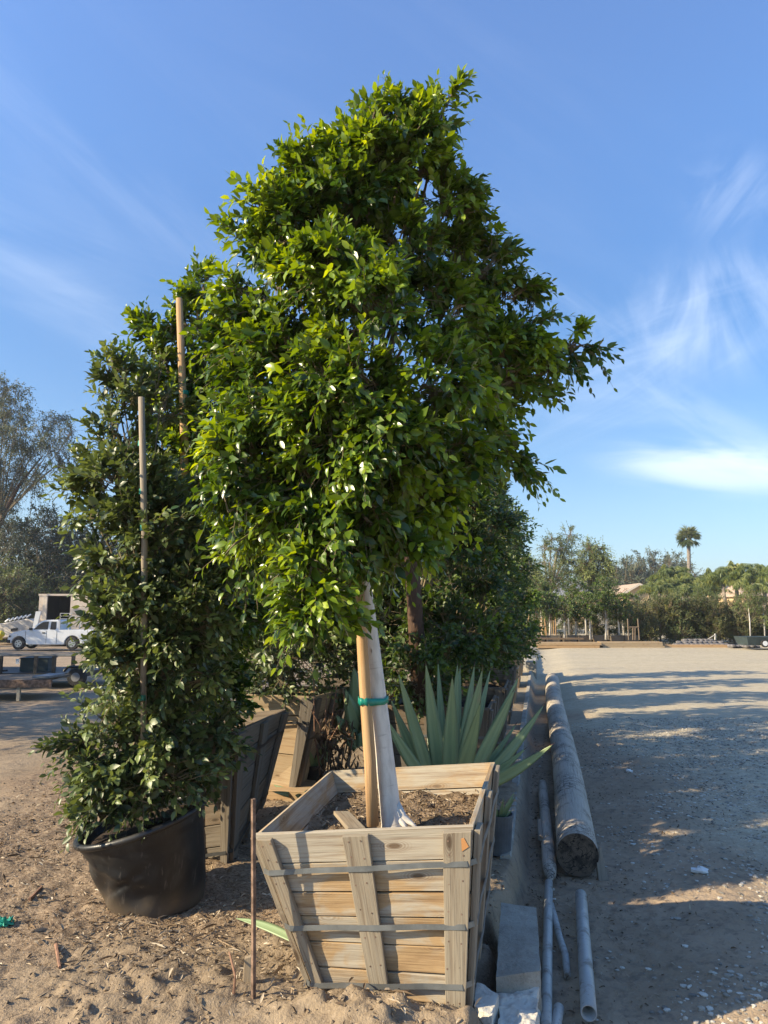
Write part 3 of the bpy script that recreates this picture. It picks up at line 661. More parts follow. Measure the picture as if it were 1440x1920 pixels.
# ------------------------------------------------------------------ crates
def crate(label, T, B, wood=(M['crate_wood'], M['batten_wood']), rows=(0, .19, .37, .52, .68, .84, 1.0), battens=((.02, .09), (.41, .53), (.875, 1.0)), straps=((.225, .19), (.575, .54), (.935, .87)),
          strapm=None, soil=None, tints=None, soilmat=None, group='tree crates', sides=(0, 1, 2, 3), th=0.02, bt=0.024, side_battens=((.0, .11), (.44, .55), (.89, 1.0)), name='tree_crate'):
    T = [np.array(t, float) for t in T]; B = [np.array(b, float) for b in B]
    base = sum(B)/4; t = thing(name, label, 'crate', base, group)
    cen = (sum(T)+sum(B))/8
    Fs = []
    for s in range(4):
        a, b = s, (s+1) % 4; n = np.cross(T[b]-T[a], B[a]-T[a]); n /= np.linalg.norm(n)
        if np.dot(n, (T[a]+B[b])/2-cen) < 0: n = -n
        Fs.append((T[a], T[b], B[a], B[b], n))
    def Q(s, u, v, off=0.0):
        ta, tb, ba, bb, n = Fs[s]; return (ta*(1-u)+tb*u)*(1-v) + (ba*(1-u)+bb*u)*v + n*off
    for s in sides:
        m = MB(); e = 0.0 if s in (0, 2) else 0.022
        for i in range(len(rows)-1):
            v0, v1 = rows[i]+(0.004 if i else 0), rows[i+1]-0.004
            j = lambda: random.uniform(-.006, .006)
            u0, u1 = e+j()*.5, 1-e+j()*.5; a = random.uniform(-.002, .003); v0b, v1b = v0+j(), v1+j()
            if i == 0: v0 = v0b = 0.0
            ti = (tints[i] if tints and s == 0 else random.uniform(0.1, 0.6))
            # split the board along its length so stains and warps vary
            c = [Q(s, u0, v1, a), Q(s, u1, v1b, a), Q(s, u1, v0b, a), Q(s, u0, v0, a), Q(s, u0, v1, a-th), Q(s, u1, v1b, a-th), Q(s, u1, v0b, a-th), Q(s, u0, v0, a-th)]
            m.box8(c, ti, long=0)
        obj('side_panel', m, wood[0], t, bevel=0.0018)
        bs = battens if s == 0 else side_battens
        for (u0, u1) in bs:
            m = MB(); v0 = random.uniform(.005, .03) if s else 0.015; v1 = 1.03; j = random.uniform(-.008, .008)
            c = [Q(s, u0+j, v0, .004), Q(s, u1+j, v0+random.uniform(-.005, .005), .004), Q(s, u1-j, v1, .004), Q(s, u0-j, v1, .004)]
            nn = Fs[s][4]*bt
            m.box8(c+[p+nn for p in c], random.uniform(0.1, 0.45)); obj('batten', m, wood[1], t, bevel=0.0025)
    for (vl, vr) in straps:
        path = []
        off = bt+0.006
        for s in range(4):
            v = {0: (vl, vr), 1: (vr, vr+random.uniform(-.01, .03)), 2: (vr, vl), 3: (vl, vl)}[s]
            for u in (0.0, .02, .25, .5, .75, .98, 1.0):
                o_ = off-0.012*(u in (0.0, 1.0)) - (0.006 if u in (.25, .75) else 0)
                path.append(Q(s, u, v[0]*(1-u)+v[1]*u, o_) )
        up = norm((sum(T)-sum(B))/4); m = MB(); vs = []; fs = []; uv = []; n = len(path)
        for i, p in enumerate(path):
            q = norm(p-cen-up*np.dot(p-cen, up)); h = 0.010
            vs += [p-up*h, p+up*h, p+up*h+q*.0025, p-up*h+q*.0025]
        for i in range(n):
            a, b = i*4, ((i+1) % n)*4
            for k in range(4): k2 = (k+1) % 4; fs.append((a+k, a+k2, b+k2, b+k)); uv.append([(0, 0)]*4)
        m.add(vs, fs, uv); obj('strap', m, strapm or M['strap'], t)
    # soil surface
    fr = 0.20 if soil is None else soil; n = 26; vs = []; fs = []; uv = []
    Ti = [T[i]*(1-fr)+B[i]*fr for i in range(4)]; ci = sum(Ti)/4; Ti = [ci+(p-ci)*0.965 for p in Ti]
    for i in range(n+1):
        for j in range(n+1):
            u, v = i/n, j/n; p = (Ti[0]*(1-u)+Ti[1]*u)*(1-v)+(Ti[3]*(1-u)+Ti[2]*u)*v
            p = p + np.array([0, 0, 0.10*float(fbm(np.array([p[0]*5]), np.array([p[1]*5]), 2)[0])*0.4+0.035*float(fbm(np.array([p[0]*25]), np.array([p[1]*25]), 3)[0])]); vs.append(p)
    for i in range(n):
        for j in range(n): a = i*(n+1)+j; fs.append((a, a+n+1, a+n+2, a+1)); uv.append([(0, 0)]*4)
    m = MB(); m.add(vs, fs, uv); obj('soil', m, soilmat or M['crate_soil'], t, smooth=True)
    return t, Ti, Fs, Q
# the near crate, leaning a little to the left with its tree
T = [P(478, 1565, 3.08), P(888, 1549, 2.90), P(928, 1430, 3.80), P(618, 1446, 3.98)]
B = [P(590, 1858, 3.13), P(872, 1886, 2.96), P(905, 1690, 3.62), P(680, 1680, 3.80)]
c1, TI, FS, Q1 = crate('large weathered wood crate in front, holding the pale-trunked tree', T, B, tints=(0.0, 0.30, 0.62, 0.5, 0.66, 0.5))
m = MB(); q = [Q1(0, u, v, 0.0285) for u, v in ((.950, .05), (.962, .045), (.985, .095), (.955, .12))]
m.box8(q+[p+FS[0][4]*.002 for p in q]); obj('split_chip', m, M['sticker'], c1)
for u_ in (.035, .075, .44, .50, .895, .965):
    for v_ in (.05, .15, .30, .46, .62, .78, .95):
        m = MB(); p_ = Q1(0, u_+random.uniform(-.004, .004), v_+random.uniform(-.015, .015), .026); m.tube([p_, p_+FS[0][4]*.0035], .0035, 6); obj('nail', m, M['rust'], c1)
# litter lying on its soil
N = 2600; r = np.random.default_rng(21); u, v = r.random(N)*.96+.02, r.random(N)*.96+.02
pp = (TI[0]*(1-u[:, None])+TI[1]*u[:, None])*(1-v[:, None])+(TI[3]*(1-u[:, None])+TI[2]*u[:, None])*v[:, None]
hz = pp[:, 2]+0.04*fbm(pp[:, 0]*5, pp[:, 1]*5, 2)+0.035*fbm(pp[:, 0]*25, pp[:, 1]*25, 3)
V, lo, si, ti = litter('x', pp[:, 0], pp[:, 1], hz, 23, (0.008, 0.036))
o = meshobj('leaf_litter', make_mesh('leaf_litter', V, loops=lo, sizes=si, tint=ti*0.85), M['litter']); tag(o, 'curled dry leaves covering the soil inside the near crate', 'leaf litter', kind='stuff')
m = MB(); a_, b_ = P(640, 1528, 3.45), P(668, 1560, 3.16); d_ = b_-a_; s_ = np.array([0.036, 0.0, 0.0])
m.box8([a_-s_, a_+s_, b_+s_*1.1, b_-s_, a_-s_+[0, 0, .018], a_+s_+[0, 0, .018], b_+s_*1.1+[0, 0, .018], b_-s_+[0, 0, .018]], .3); tag(obj('wood_scrap', m, M['batten_wood'], origin=a_, bevel=.003), 'loose short board lying on the soil in the near crate', 'board')

def std_crate(label, cx, cy, w=0.9, dd=0.95, h=0.72, z0=0.0, rz=-0.21, taper=0.80, **k):
    co, si = math.cos(rz), math.sin(rz)
    def pt(x, y, z): return np.array([cx+x*co-y*si, cy+x*si+y*co, z0+z])
    T = [pt(-w/2, -dd/2, h), pt(w/2, -dd/2, h), pt(w/2, dd/2, h), pt(-w/2, dd/2, h)]; s = taper
    B = [pt(-w/2*s, -dd/2*s, -.02), pt(w/2*s, -dd/2*s, -.02), pt(w/2*s, dd/2*s, -.02), pt(-w/2*s, dd/2*s, -.02)]
    return crate(label, T, B, **k)
ow = (M['shaded_old_wood'], M['shaded_old_wood'])
T = [P(268, 1395, 4.72), P(442, 1373, 4.55), P(537, 1330, 5.70), P(400, 1345, 5.85)]
B = [P(330, 1640, 4.78), P(428, 1625, 4.62), P(492, 1500, 5.50), P(385, 1510, 5.65)]
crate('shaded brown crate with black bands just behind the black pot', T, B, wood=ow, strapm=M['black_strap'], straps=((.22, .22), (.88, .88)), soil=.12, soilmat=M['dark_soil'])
T = [P(452, 1302, 6.25), P(592, 1306, 6.15), P(655, 1288, 7.0), P(520, 1286, 7.1)]
B = [P(492, 1478, 6.30), P(552, 1492, 6.20), P(610, 1420, 6.9), P(520, 1420, 7.0)]
crate('sunlit crate behind the banded one, tilted and raised on a board', T, B, wood=(M['timber'], M['shaded_old_wood']), strapm=M['black_strap'], straps=((.30, .26),), rows=(0, .20, .26, .60, 1.0), battens=((.82, 1.0),), soil=.10, soilmat=M['dark_soil'])
m = MB(); p0, p1 = P(500, 1490, 6.3), P(612, 1490, 6.2); m.box(((p0[0]+p1[0])/2, 6.3, .04), (p1[0]-p0[0], .5, .09), -.2, .5); tag(obj('wood_block', m, M['timber'], origin=((p0[0]+p1[0])/2, 6.3, 0), bevel=.004), 'pale board lying under the tilted sunlit crate', 'board')
def rowpt(y, off): return kerbx(y)+off, y
row = [(6.45, -.66, 'crate right behind the large agave, mostly hidden by its leaves'), (8.35, -.62, 'crate beside the kerb with its corner showing above the agave'),
       (10.6, -.62, 'third crate along the kerb behind the agave'), (13.0, -.62, 'crate with reddish corner post further along the kerb'), (15.6, -.62, 'crate near the far end of the kerb'), (18.2, -.62, 'last crate at the far end of the kerb')]
for y, off, lb in row:
    x, y = rowpt(y, off); z0 = gz1(x, y)
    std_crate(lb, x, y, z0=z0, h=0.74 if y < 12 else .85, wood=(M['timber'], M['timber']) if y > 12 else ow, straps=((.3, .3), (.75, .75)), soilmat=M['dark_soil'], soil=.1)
back = [(-0.25, 9.3, 'crate in the second row behind the white trunk'), (-1.9, 8.2, 'crate hidden in the shrubs left of the white trunk'), (-0.05, 7.3, 'dark crate between the pale trunk and the agave')]
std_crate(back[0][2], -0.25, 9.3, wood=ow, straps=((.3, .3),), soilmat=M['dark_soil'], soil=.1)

# ------------------------------------------------------------------ near tree
trunk = [(P(740, 1560, 3.27), .066), (P(737, 1543, 3.27), .052), (P(732, 1518, 3.27), .045), (P(727, 1470, 3.27), .042), (P(720, 1410, 3.28), .041), (P(708, 1310, 3.29), .040), (P(696, 1210, 3.31), .038), (P(686, 1130, 3.33), .036), (P(672, 1040, 3.38), .036), (P(665, 940, 3.43), .038), (P(668, 840, 3.47), .034), (P(680, 740, 3.50), .028)]
c = clump
cr = [c(610, 390, 120, 90, 3.35), c(520, 440, 95, 85, 3.30), c(680, 325, 100, 80, 3.45), c(765, 295, 75, 70, 3.5, .3, .9), c(715, 250, 60, 45, 3.5, .2, 1.1), c(580, 330, 70, 50, 3.4), c(795, 245, 34, 38, 3.5, .12, .9), c(822, 222, 14, 24, 3.5, .06, 3.2), c(842, 180, 6, 20, 3.5, .04, 7), c(840, 390, 60, 70, 3.6),
      c(495, 560, 80, 85, 3.25), c(640, 520, 110, 75, 3.05), c(760, 500, 110, 90, 3.45), c(880, 500, 75, 80, 3.75), c(950, 585, 80, 70, 3.85), c(995, 640, 60, 50, 3.9), c(1080, 645, 28, 18, 3.9, .1, 2),
      c(700, 590, 100, 60, 2.95), c(800, 590, 90, 80, 3.5), c(920, 690, 90, 80, 3.85), c(1020, 700, 30, 35, 3.9, .1, .6), c(470, 650, 75, 75, 3.2), c(560, 650, 90, 70, 3.1), c(640, 720, 110, 60, 2.90), c(800, 720, 105, 60, 3.05), c(880, 800, 80, 80, 3.7), c(960, 850, 40, 35, 3.8, .15, .8),
      c(480, 770, 80, 75, 3.1), c(520, 800, 95, 85, 3.2), c(700, 820, 120, 65, 2.95), c(600, 820, 90, 60, 3.0), c(800, 840, 100, 70, 3.3), c(458, 870, 50, 75, 3.0), c(500, 930, 60, 75, 3.1), c(428, 960, 32, 55, 2.9, .1, .8), c(440, 1020, 22, 30, 2.9, .08, .8),
      c(600, 930, 70, 80, 3.0), c(690, 920, 75, 70, 2.95), c(770, 930, 70, 60, 3.2), c(620, 1020, 45, 50, 2.9, .12), c(585, 1090, 22, 60, 2.85, .07, 2.2), c(602, 1160, 10, 40, 2.85, .05, 5), c(680, 985, 50, 50, 3.0, .15), c(740, 1010, 30, 35, 3.05, .1), c(540, 960, 60, 60, 3.1), c(470, 1020, 40, 40, 3.5, .2, .6), c(540, 1020, 45, 45, 3.5, .2, .7), c(600, 960, 90, 60, 4.0), c(500, 880, 80, 60, 4.0), c(700, 960, 80, 50, 4.1)]  # last rear clumps added, hidden from view, to close a sunlit gap
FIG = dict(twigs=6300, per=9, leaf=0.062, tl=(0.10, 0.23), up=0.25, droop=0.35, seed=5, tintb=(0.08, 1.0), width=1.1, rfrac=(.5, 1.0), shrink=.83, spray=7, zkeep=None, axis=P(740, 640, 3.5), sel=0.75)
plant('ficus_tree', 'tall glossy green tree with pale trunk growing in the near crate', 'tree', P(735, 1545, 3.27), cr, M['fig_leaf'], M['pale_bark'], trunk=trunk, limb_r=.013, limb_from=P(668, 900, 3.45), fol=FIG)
tr = [o for o in COL.objects if o.name.startswith('ficus_tree')][0]
m = MB()
for (dx, dy) in ((26, 8), (44, 0)):
    m.tube([P(738, 1505, 3.265), P(738+dx*.4, 1533+dy*.2, 3.25), P(738+dx*.8, 1545+dy*.5, 3.22), P(738+dx*1.1, 1556+dy, 3.21)], [.026, .019, .009, .003], 9)
obj('root', m, M['pale_bark'], tr, smooth=True)
m = MB(); m.tube([P(699, 1548, 3.22), P(694, 1430, 3.22), P(684, 1290, 3.23), P(677, 1170, 3.25), P(673, 1085, 3.27)], [.026, .026, .025, .024, .023], 12); st = tag(obj('tree_stake', m, M['stake_wood'], origin=P(699, 1548, 3.22), smooth=True), 'round tan stake tied with green tape to the pale trunk', 'stake')
m = MB(); ctr = (P(683, 1314, 3.22)+P(710, 1314, 3.29))/2
n = 28; ps = []
p_a, p_b = P(684, 1313, 3.23), P(710, 1311, 3.29)
for i in range(n):
    th = 2*math.pi*i/n; d = np.array([math.cos(th), math.sin(th), 0]); q_ = max((p_a+d*.028, p_b+d*.042), key=lambda v: np.dot(v, d)); ps.append(q_)
vs = []; fs = []; uv = []
for i, q_ in enumerate(ps): vs += [q_+[0, 0, -.015+.004*math.sin(i*1.3)+.004*math.sin(i*.22)], q_+[0, 0, .014+.004*math.cos(i*1.7)+.004*math.sin(i*.22)]]
for i in range(n): a, b = 2*i, 2*((i+1) % n); fs.append((a, b, b+1, a+1)); uv.append([(0, 0)]*4)
m.add(vs, fs, uv); o = obj('tie_tape', m, M['tape'], origin=ctr, smooth=True); s = o.modifiers.new('t', 'SOLIDIFY'); s.thickness = .002; s.offset = 1; tag(o, 'green plastic tape binding the tan stake to the pale trunk', 'tape')

# ------------------------------------------------------------------ other near plants
def tape_ring(name, p, r, lab):
    m = MB(); m.tube([p-np.array([0, 0, .014]), p+np.array([0, 0, .014])], r, 14); tag(obj(name, m, M['tape'], origin=p), lab, 'tape')
DULL = dict(width=1.15, rfrac=(.45, 1.0), spray=5, shrink=.80, per=8, leaf=0.058, tl=(0.10, 0.24), up=0.35, droop=0.15, tintb=(0.08, 0.80), sel=0.6)
Yp = 4.05
pc = [c(165, 1410, 50, 50, 3.9), c(215, 1470, 65, 70, 3.95), c(310, 1460, 80, 80, 3.95), c(370, 1390, 50, 60, 4.1), c(200, 1370, 60, 45, 4.0), c(300, 1370, 70, 55, 4.0), c(205, 1515, 45, 30, 3.95), c(270, 1505, 60, 30, 4.0), c(335, 1480, 45, 30, 4.1),
      c(240, 1260, 60, 75, 3.92), c(330, 1250, 95, 80, 3.98), c(250, 1140, 65, 85, 3.86), c(340, 1130, 100, 90, 3.93), c(225, 1040, 60, 60, 3.86), c(300, 1010, 90, 80, 3.93), c(185, 900, 40, 45, 4.1), c(175, 970, 30, 30, 4.1, .2), c(240, 920, 70, 70, 3.95), c(320, 920, 60, 70, 4.2), c(225, 830, 50, 55, 4.15), c(230, 740, 50, 50, 4.2, .2, .9), c(205, 700, 25, 25, 4.2, .15, .8), c(300, 760, 45, 60, 4.3, .2, .8), c(300, 1210, 80, 100, 4.5), c(300, 1050, 80, 90, 4.5), c(290, 1330, 80, 80, 4.5), c(285, 930, 60, 80, 4.5), c(285, 1085, 60, 60, 4.2), c(285, 1190, 60, 60, 4.2), c(265, 970, 50, 60, 4.2)]  # deep clumps added and middle ones pulled forward to stop stray sunlight
plant('ficus_shrub', 'tall narrow dark green shrub growing in the leaning black pot', 'shrub', G(285, 1600, .35), pc, M['dull_leaf'], M['grey_bark'],
      trunk=[(P(285, 1520, 4.12), .022), (P(280, 1300, 4.15), .018), (P(276, 1050, 4.17), .012), (P(262, 850, 4.17), .008)], limb_r=.008, limb_from=P(283, 1330, 4.13), fol=dict(DULL, twigs=3300, seed=6, axis=P(280, 1150, 4.3), zkeep=lambda q: P(268, 1536, 4.08)[2]+.27*(q[:, 0]-P(268, 1536, 4.08)[0])+.03))
m = MB(); m.tube([P(270, 1440, 3.88), P(269, 1300, 3.82), P(270, 1180, 3.76), P(271, 1000, 3.72), P(265, 745, 3.70)], .017, 10); tag(obj('tree_stake', m, M['grey_wood'], origin=P(272, 1400, 4.0), smooth=True), 'thin brown stake rising through the shrub in the black pot', 'stake')
for i, (x, y) in enumerate(((266, 832), (268, 922), (270, 990), (267, 1308))): tape_ring('tie_tape', P(x, y, 3.72 if y < 1100 else 3.82), .020, ['uppermost green tape on the stake of the potted shrub', 'green tape a little below the top one on the potted shrub stake', 'third green tape down on the potted shrub stake', 'lowest green tape on the potted shrub stake, near the leaves over the rim'][i])
Yc = 5.15
cc = [c(420, 1290, 45, 60, 5.0), c(395, 1180, 70, 90, 5.1), c(440, 1120, 45, 90, 5.2), c(390, 1040, 75, 80, 5.1), c(400, 930, 70, 80, 5.1), c(380, 830, 65, 70, 5.1), c(310, 850, 50, 60, 5.1), c(330, 740, 55, 60, 5.1), c(390, 710, 60, 60, 5.1), c(290, 690, 50, 35, 5.1, .25), c(300, 625, 50, 22, 5.1, .2, .9), c(370, 610, 45, 45, 5.1), c(385, 555, 35, 40, 5.1), c(230, 690, 35, 22, 5.0, .2, .7), c(340, 1350, 70, 40, 5.1)]
plant('ficus_shrub', 'taller bright-tipped shrub behind, growing in the shaded banded crate', 'shrub', P(390, 1400, 5.15), cc, M['fig_leaf'], M['grey_bark'],
      trunk=[(P(390, 1400, 5.15), .03), (P(380, 1100, 5.15), .022), (P(362, 800, 5.15), .014), (P(350, 620, 5.15), .008)], limb_r=.009, limb_from=P(385, 1200, 5.15), fol=dict(DULL, twigs=2500, seed=9, leaf=.066, tintb=(.05, .75), axis=P(380, 950, 5.3)))
m = MB(); m.tube([P(352, 1300, 4.9), P(348, 950, 4.9), P(344, 770, 4.9), P(336, 560, 4.85)], [.03, .03, .028, .024], 10); tag(obj('tree_stake', m, M['stake_wood'], origin=P(352, 1300, 4.9), smooth=True), 'tallest tan stake, its top bare above the left shrubs', 'stake')
tape_ring('tie_tape', P(345, 737, 4.9), .034, 'dark green tape round the tallest stake above the shrubs')

HED = dict(width=1.1, spray=5, per=8, leaf=0.062, tl=(0.10, 0.26), up=0.35, droop=0.15, tintb=(0.05, 0.75), sel=0.6)
def column(label, x, y, z0, z1, rad, seed, twigs, mat, leaf=.062, trunk=True, group='staked column trees in crates'):
    rr = random.Random(seed); cl = []; zb = z0; nlev = 4; n = 0
    for i in range(nlev):
        z = zb+(z1-zb)*(i+.5)/nlev; rj = rad*(1.0 if i < nlev-1 else .72)
        for k in range(4):
            a = 2*math.pi*k/4+rr.uniform(-.5, .5)+i*.8; q = rj*.5
            cl.append((np.array([x+q*math.cos(a), y+q*math.sin(a), z+rr.uniform(-.1, .1)]), np.array([rj*.62, rj*.62, (z1-zb)/nlev*.68]), 1.0))
    cl.append((np.array([x, y, z1-.05]), np.array([rad*.4, rad*.4, .3]), .8))
    g0 = gz1(x, y)+.6
    return plant('ficus_column', label, 'tree', (x, y, g0), cl, mat, M['grey_bark'], group, trunk=[(np.array([x, y, g0]), .04), (np.array([x, y, z0+.6]), .03), (np.array([x, y, z1-.5]), .012)],
                 limb_r=.010, limb_from=(x, y, z0+.3), fol=dict(HED, twigs=twigs, seed=seed, leaf=leaf, tmpl=LEAF8 if y < 7.5 else LEAF4, fold=.35, axis=(x, y, (z0+z1)/2)))
x, y = rowpt(6.45, -.80)
rb = [c(785, 1265, 55, 55, 5.85, .15), c(800, 1215, 40, 30, 5.8, .1), c(755, 1180, 60, 80, 6.3), c(770, 1260, 50, 40, 6.3), c(840, 1190, 75, 80, 6.2), c(900, 1170, 50, 80, 6.5), c(790, 1080, 70, 70, 6.5), c(860, 1060, 75, 80, 6.4), c(830, 960, 80, 80, 6.5), c(900, 980, 50, 80, 6.6), c(860, 880, 60, 60, 6.6), c(700, 1100, 50, 70, 6.7), c(690, 1190, 40, 60, 6.8), c(720, 980, 60, 70, 6.8)]
plant('ficus_column', 'dark green tree with brown trunk right behind the large agave', 'tree', (x, y, .6), rb, M['hedge_leaf'], M['brown_bark'], group='staked column trees in crates', limb_r=.010, limb_from=P(780, 1150, 6.2),
      trunk=[(P(790, 1330, 6.0), .075), (P(780, 1180, 5.95), .065), (P(770, 1020, 5.9), .058), (P(762, 900, 5.95), .05)], fol=dict(HED, twigs=2500, seed=31, leaf=.064))
cols = [(8.35, 3.35, 1.0, 'green column tree in the crate beside the kerb, second behind the agave'), (10.6, 3.55, 1.05, 'green column tree third along the kerb behind the agave'), (13.0, 3.6, 1.1, 'green column tree fourth along the kerb'),
        (15.6, 3.7, 1.15, 'green column tree fifth along the kerb, near its far end'), (18.2, 3.7, 1.15, 'last green column tree at the far end of the kerb')]
for i, (y, h, rd, lb) in enumerate(cols):
    x, y = rowpt(y, -.72); zg = gz1(x, y); column(lb, x, y, zg+.9, zg+h-.15, rd*.74, 40+i, 2600 if i < 2 else 1900, M['hedge_leaf'], .062 if i < 2 else .08)
column('sunlit shrub tree in the tilted crate, left of the pale trunk', -0.95, 6.75, .8, 2.95, .72, 51, 2300, M['dull_leaf'])
column('leafy tree in the second row between the pale and brown trunks', -0.25, 9.3, .9, 3.2, .85, 52, 1900, M['hedge_leaf'])
column('leafy tree deep in the second row, left of the others', -2.1, 9.6, .6, 3.1, .8, 53, 1700, M['hedge_leaf'])
column('tree in the second row, seen through the gap above the tilted crate', -0.7, 12.2, .6, 3.4, .95, 54, 1500, M['hedge_leaf'], .08)

# ------------------------------------------------------------------ leaning black pot
pot = thing('nursery_pot', 'large dented black plastic pot leaning to the left', 'pot', G(290, 1700, 0))
bc = P(292, 1690, 4.10); tcn = P(268, 1536, 4.08); n = 72; rings = 26
tilt_n = norm(np.array([-0.27, -0.05, 1.0])); ax1 = norm(np.array([1, 0, 0.27])); ax2 = np.cross(tilt_n, ax1)
def potpt(f, th, dr=0.0):
    rad = .245+(.325-.245)*f**0.8
    e1 = norm(np.array([1, 0, .27*f])); e2 = norm(np.array([0, 1, 0.05*f]))
    cen = bc*(1-f)+tcn*f
    a = th  # -pi/2 faces the camera
    dent = -0.035*math.exp(-((a+2.25)/.30)**2-((f-.42-.5*(a+2.25))/.15)**2) + .014*math.exp(-((a+1.75)/.6)**2-((f-.56+.30*(a+1.75))/.06)**2) - .026*math.exp(-((a+1.5)/.25)**2-((f-.30)/.16)**2) + .008*math.sin(3*a+4*f)*(1-f) - .016*math.exp(-((a+2.6)/.4)**2-((f-.7)/.1)**2) -.02*math.exp(-((f-.40-.35*(a+1.9))/.035)**2)*math.exp(-((a+1.9)/.5)**2)
    rr_ = rad+dent+dr + (0.006 if f > .86 else 0)
    return cen+rr_*(math.cos(a)*e1+math.sin(a)*e2)
vs = []; fs = []; uv = []
fr = [i/rings for i in range(rings+1)]
for f in fr:
    for k in range(n): vs.append(potpt(f, -math.pi+2*math.pi*k/n))
for i in range(rings):
    for k in range(n): k2 = (k+1) % n; fs.append((i*n+k, i*n+k2, (i+1)*n+k2, (i+1)*n+k)); uv.append([(0, 0)]*4)
fs.append(tuple(range(n))[::-1]); uv.append([(0, 0)]*n)
m = MB(); m.add(vs, fs, uv); o = obj('body', m, M['pot_plastic'], pot, smooth=True); s_ = o.modifiers.new('s', 'SOLIDIFY'); s_.thickness = .006; s_.offset = -1
m = MB(); m.tube([potpt(1.0, 2*math.pi*k/n, .008) for k in range(n+1)], .017, 10, caps=False); obj('rim', m, M['pot_plastic'], pot, smooth=True)
m = MB(); ring = [potpt(.90, 2*math.pi*k/n, -.01) for k in range(n)]; m.add([sum(ring)/n]+ring, [(0, 1+k, 1+(k+1) % n) for k in range(n)], [[(0, 0)]*3]*n); obj('soil', m, M['dark_soil'], pot)

# ------------------------------------------------------------------ agaves
def agave_leaf(mb, sp_mb, base, tip, width, bend=0.06, tint=0.0, curl=0.25, thick=0.012, face=None, nseg=10):
    base, tip = np.array(base, float), np.array(tip, float); L = np.linalg.norm(tip-base); d = (tip-base)/L
    horiz = norm(np.array([d[0], d[1]*1.0, 0])+1e-6); side = norm(np.cross(d, face if face is not None else np.array([0.15, -1.0, .3]))); nrm = np.cross(side, d)
    vs = []; fs = []; uv = []; ts = np.linspace(0, 1, nseg)
    for t in ts:
        w = width*1.08*(0.72+0.95*t-1.67*t*t); w = max(w, .0015)
        cpt = base+(tip-base)*t+np.array([0, 0, -bend*4*t*(1-t)*L*0.35])
        vs += [cpt+side*w/2+nrm*curl*w*.5, cpt+side*w*.25+nrm*curl*w*.12, cpt, cpt-side*w*.25+nrm*curl*w*.12, cpt-side*w/2+nrm*curl*w*.5, cpt-nrm*(thick*(1-t)+.001)]
    for i in range(nseg-1):
        for k in range(6): k2 = (k+1) % 6; fs.append((i*6+k, i*6+k2, (i+1)*6+k2, (i+1)*6+k)); a, b = ts[i]*L, ts[i+1]*L; uv.append([(a+base[0]*7, k*.03), (a+base[0]*7, k*.03+.03), (b+base[0]*7, k*.03+.03), (b+base[0]*7, k*.03)])
    mb.add(vs, fs, uv, tint)
    sp_mb.tube([tip-d*.02, tip+d*.018], [.0025, .0004], 5)
ag = thing('agave', 'large blue-green agave rosette of long spiky leaves behind the near crate', 'agave', G(838, 1480, 0))
tips = [(798, 1242, 4.6, .30, 30), (821, 1239, 4.9, 0, 20), (858, 1242, 4.8, .05, 26), (746, 1259, 4.5, .15, 26), (848, 1267, 4.45, .12, 30), (863, 1248, 5.0, 0, 24), (890, 1245, 4.9, .1, 24), (905, 1253, 4.6, .05, 30), (920, 1253, 5.0, 0, 20), (973, 1267, 4.9, .1, 28), (964, 1292, 4.6, .15, 26), (1021, 1320, 4.75, .05, 24), (901, 1316, 4.25, .28, 30), (1037, 1395, 4.3, .45, 22), (732, 1309, 4.6, .0, 24), (726, 1350, 4.35, .2, 24), (729, 1370, 4.6, 0, 20), (987, 1402, 4.5, .1, 18), (969, 1355, 4.8, 0, 16), (880, 1330, 4.9, 0, 26), (800, 1330, 4.9, 0, 26)]
for i, (x, y, Yd, tn, w) in enumerate(tips):
    m = MB(); sm = MB(); bx = 838+(x-838)*.28; agave_leaf(m, sm, P(bx, 1478, 4.62+(Yd-4.62)*.3), P(x, y, Yd), w*.0035, .05 if y < 1300 else .12, tn)
    lf = obj('leaf', m, M['agave'], ag, smooth=True); obj('spine', sm, M['spine'], lf)
a2 = thing('agave', 'pale broad-leaved agave between the tilted crate and the pale trunk', 'agave', P(668, 1400, 5.6))
for (x, y, bx, by, w, tn) in ((664, 1248, 672, 1390, 34, .1), (648, 1290, 676, 1400, 30, .5), (700, 1290, 684, 1400, 30, 0), (630, 1340, 672, 1400, 26, .1)):
    m = MB(); sm = MB(); agave_leaf(m, sm, P(bx, by, 5.6), P(x, y, 5.5), w*.0052, .05, tn); lf = obj('leaf', m, M['agave'], a2, smooth=True); obj('spine', sm, M['spine'], lf)
def smallpot(label, px, py, r, h, mat, cat='pot'):
    b = G(px, py, 0.0); t = thing('nursery_pot', label, cat, b); m = MB(); n = 24; prof = [(r*.78, 0), (r*.98, h*.93), (r*1.06, h*.93), (r*1.06, h), (r*.97, h), (r*.9, h*.86)]
    vs = [(b[0]+q*math.cos(2*math.pi*k/n), b[1]+q*math.sin(2*math.pi*k/n), b[2]+z) for q, z in prof for k in range(n)]; fs = [(i*n+k, i*n+(k+1) % n, (i+1)*n+(k+1) % n, (i+1)*n+k) for i in range(len(prof)-1) for k in range(n)]
    fs.append(tuple(range(n))[::-1]); m.add(vs, fs, [[(0, 0)]*len(f) for f in fs]); obj('body', m, mat, t, smooth=False)
    m = MB(); m.add([(b[0]+r*.9*math.cos(2*math.pi*k/n), b[1]+r*.9*math.sin(2*math.pi*k/n), b[2]+h*.88) for k in range(n)], [tuple(range(n))], [[(0, 0)]*n]); obj('soil', m, M['dark_soil'], t); return b
b = smallpot('small grey plastic pot standing beside the near crate and kerb', 938, 1600, .085, .24, M['grey_pot'])
s3 = thing('agave', 'tiny grey succulent growing in the small grey pot', 'agave', (b[0], b[1], .2))
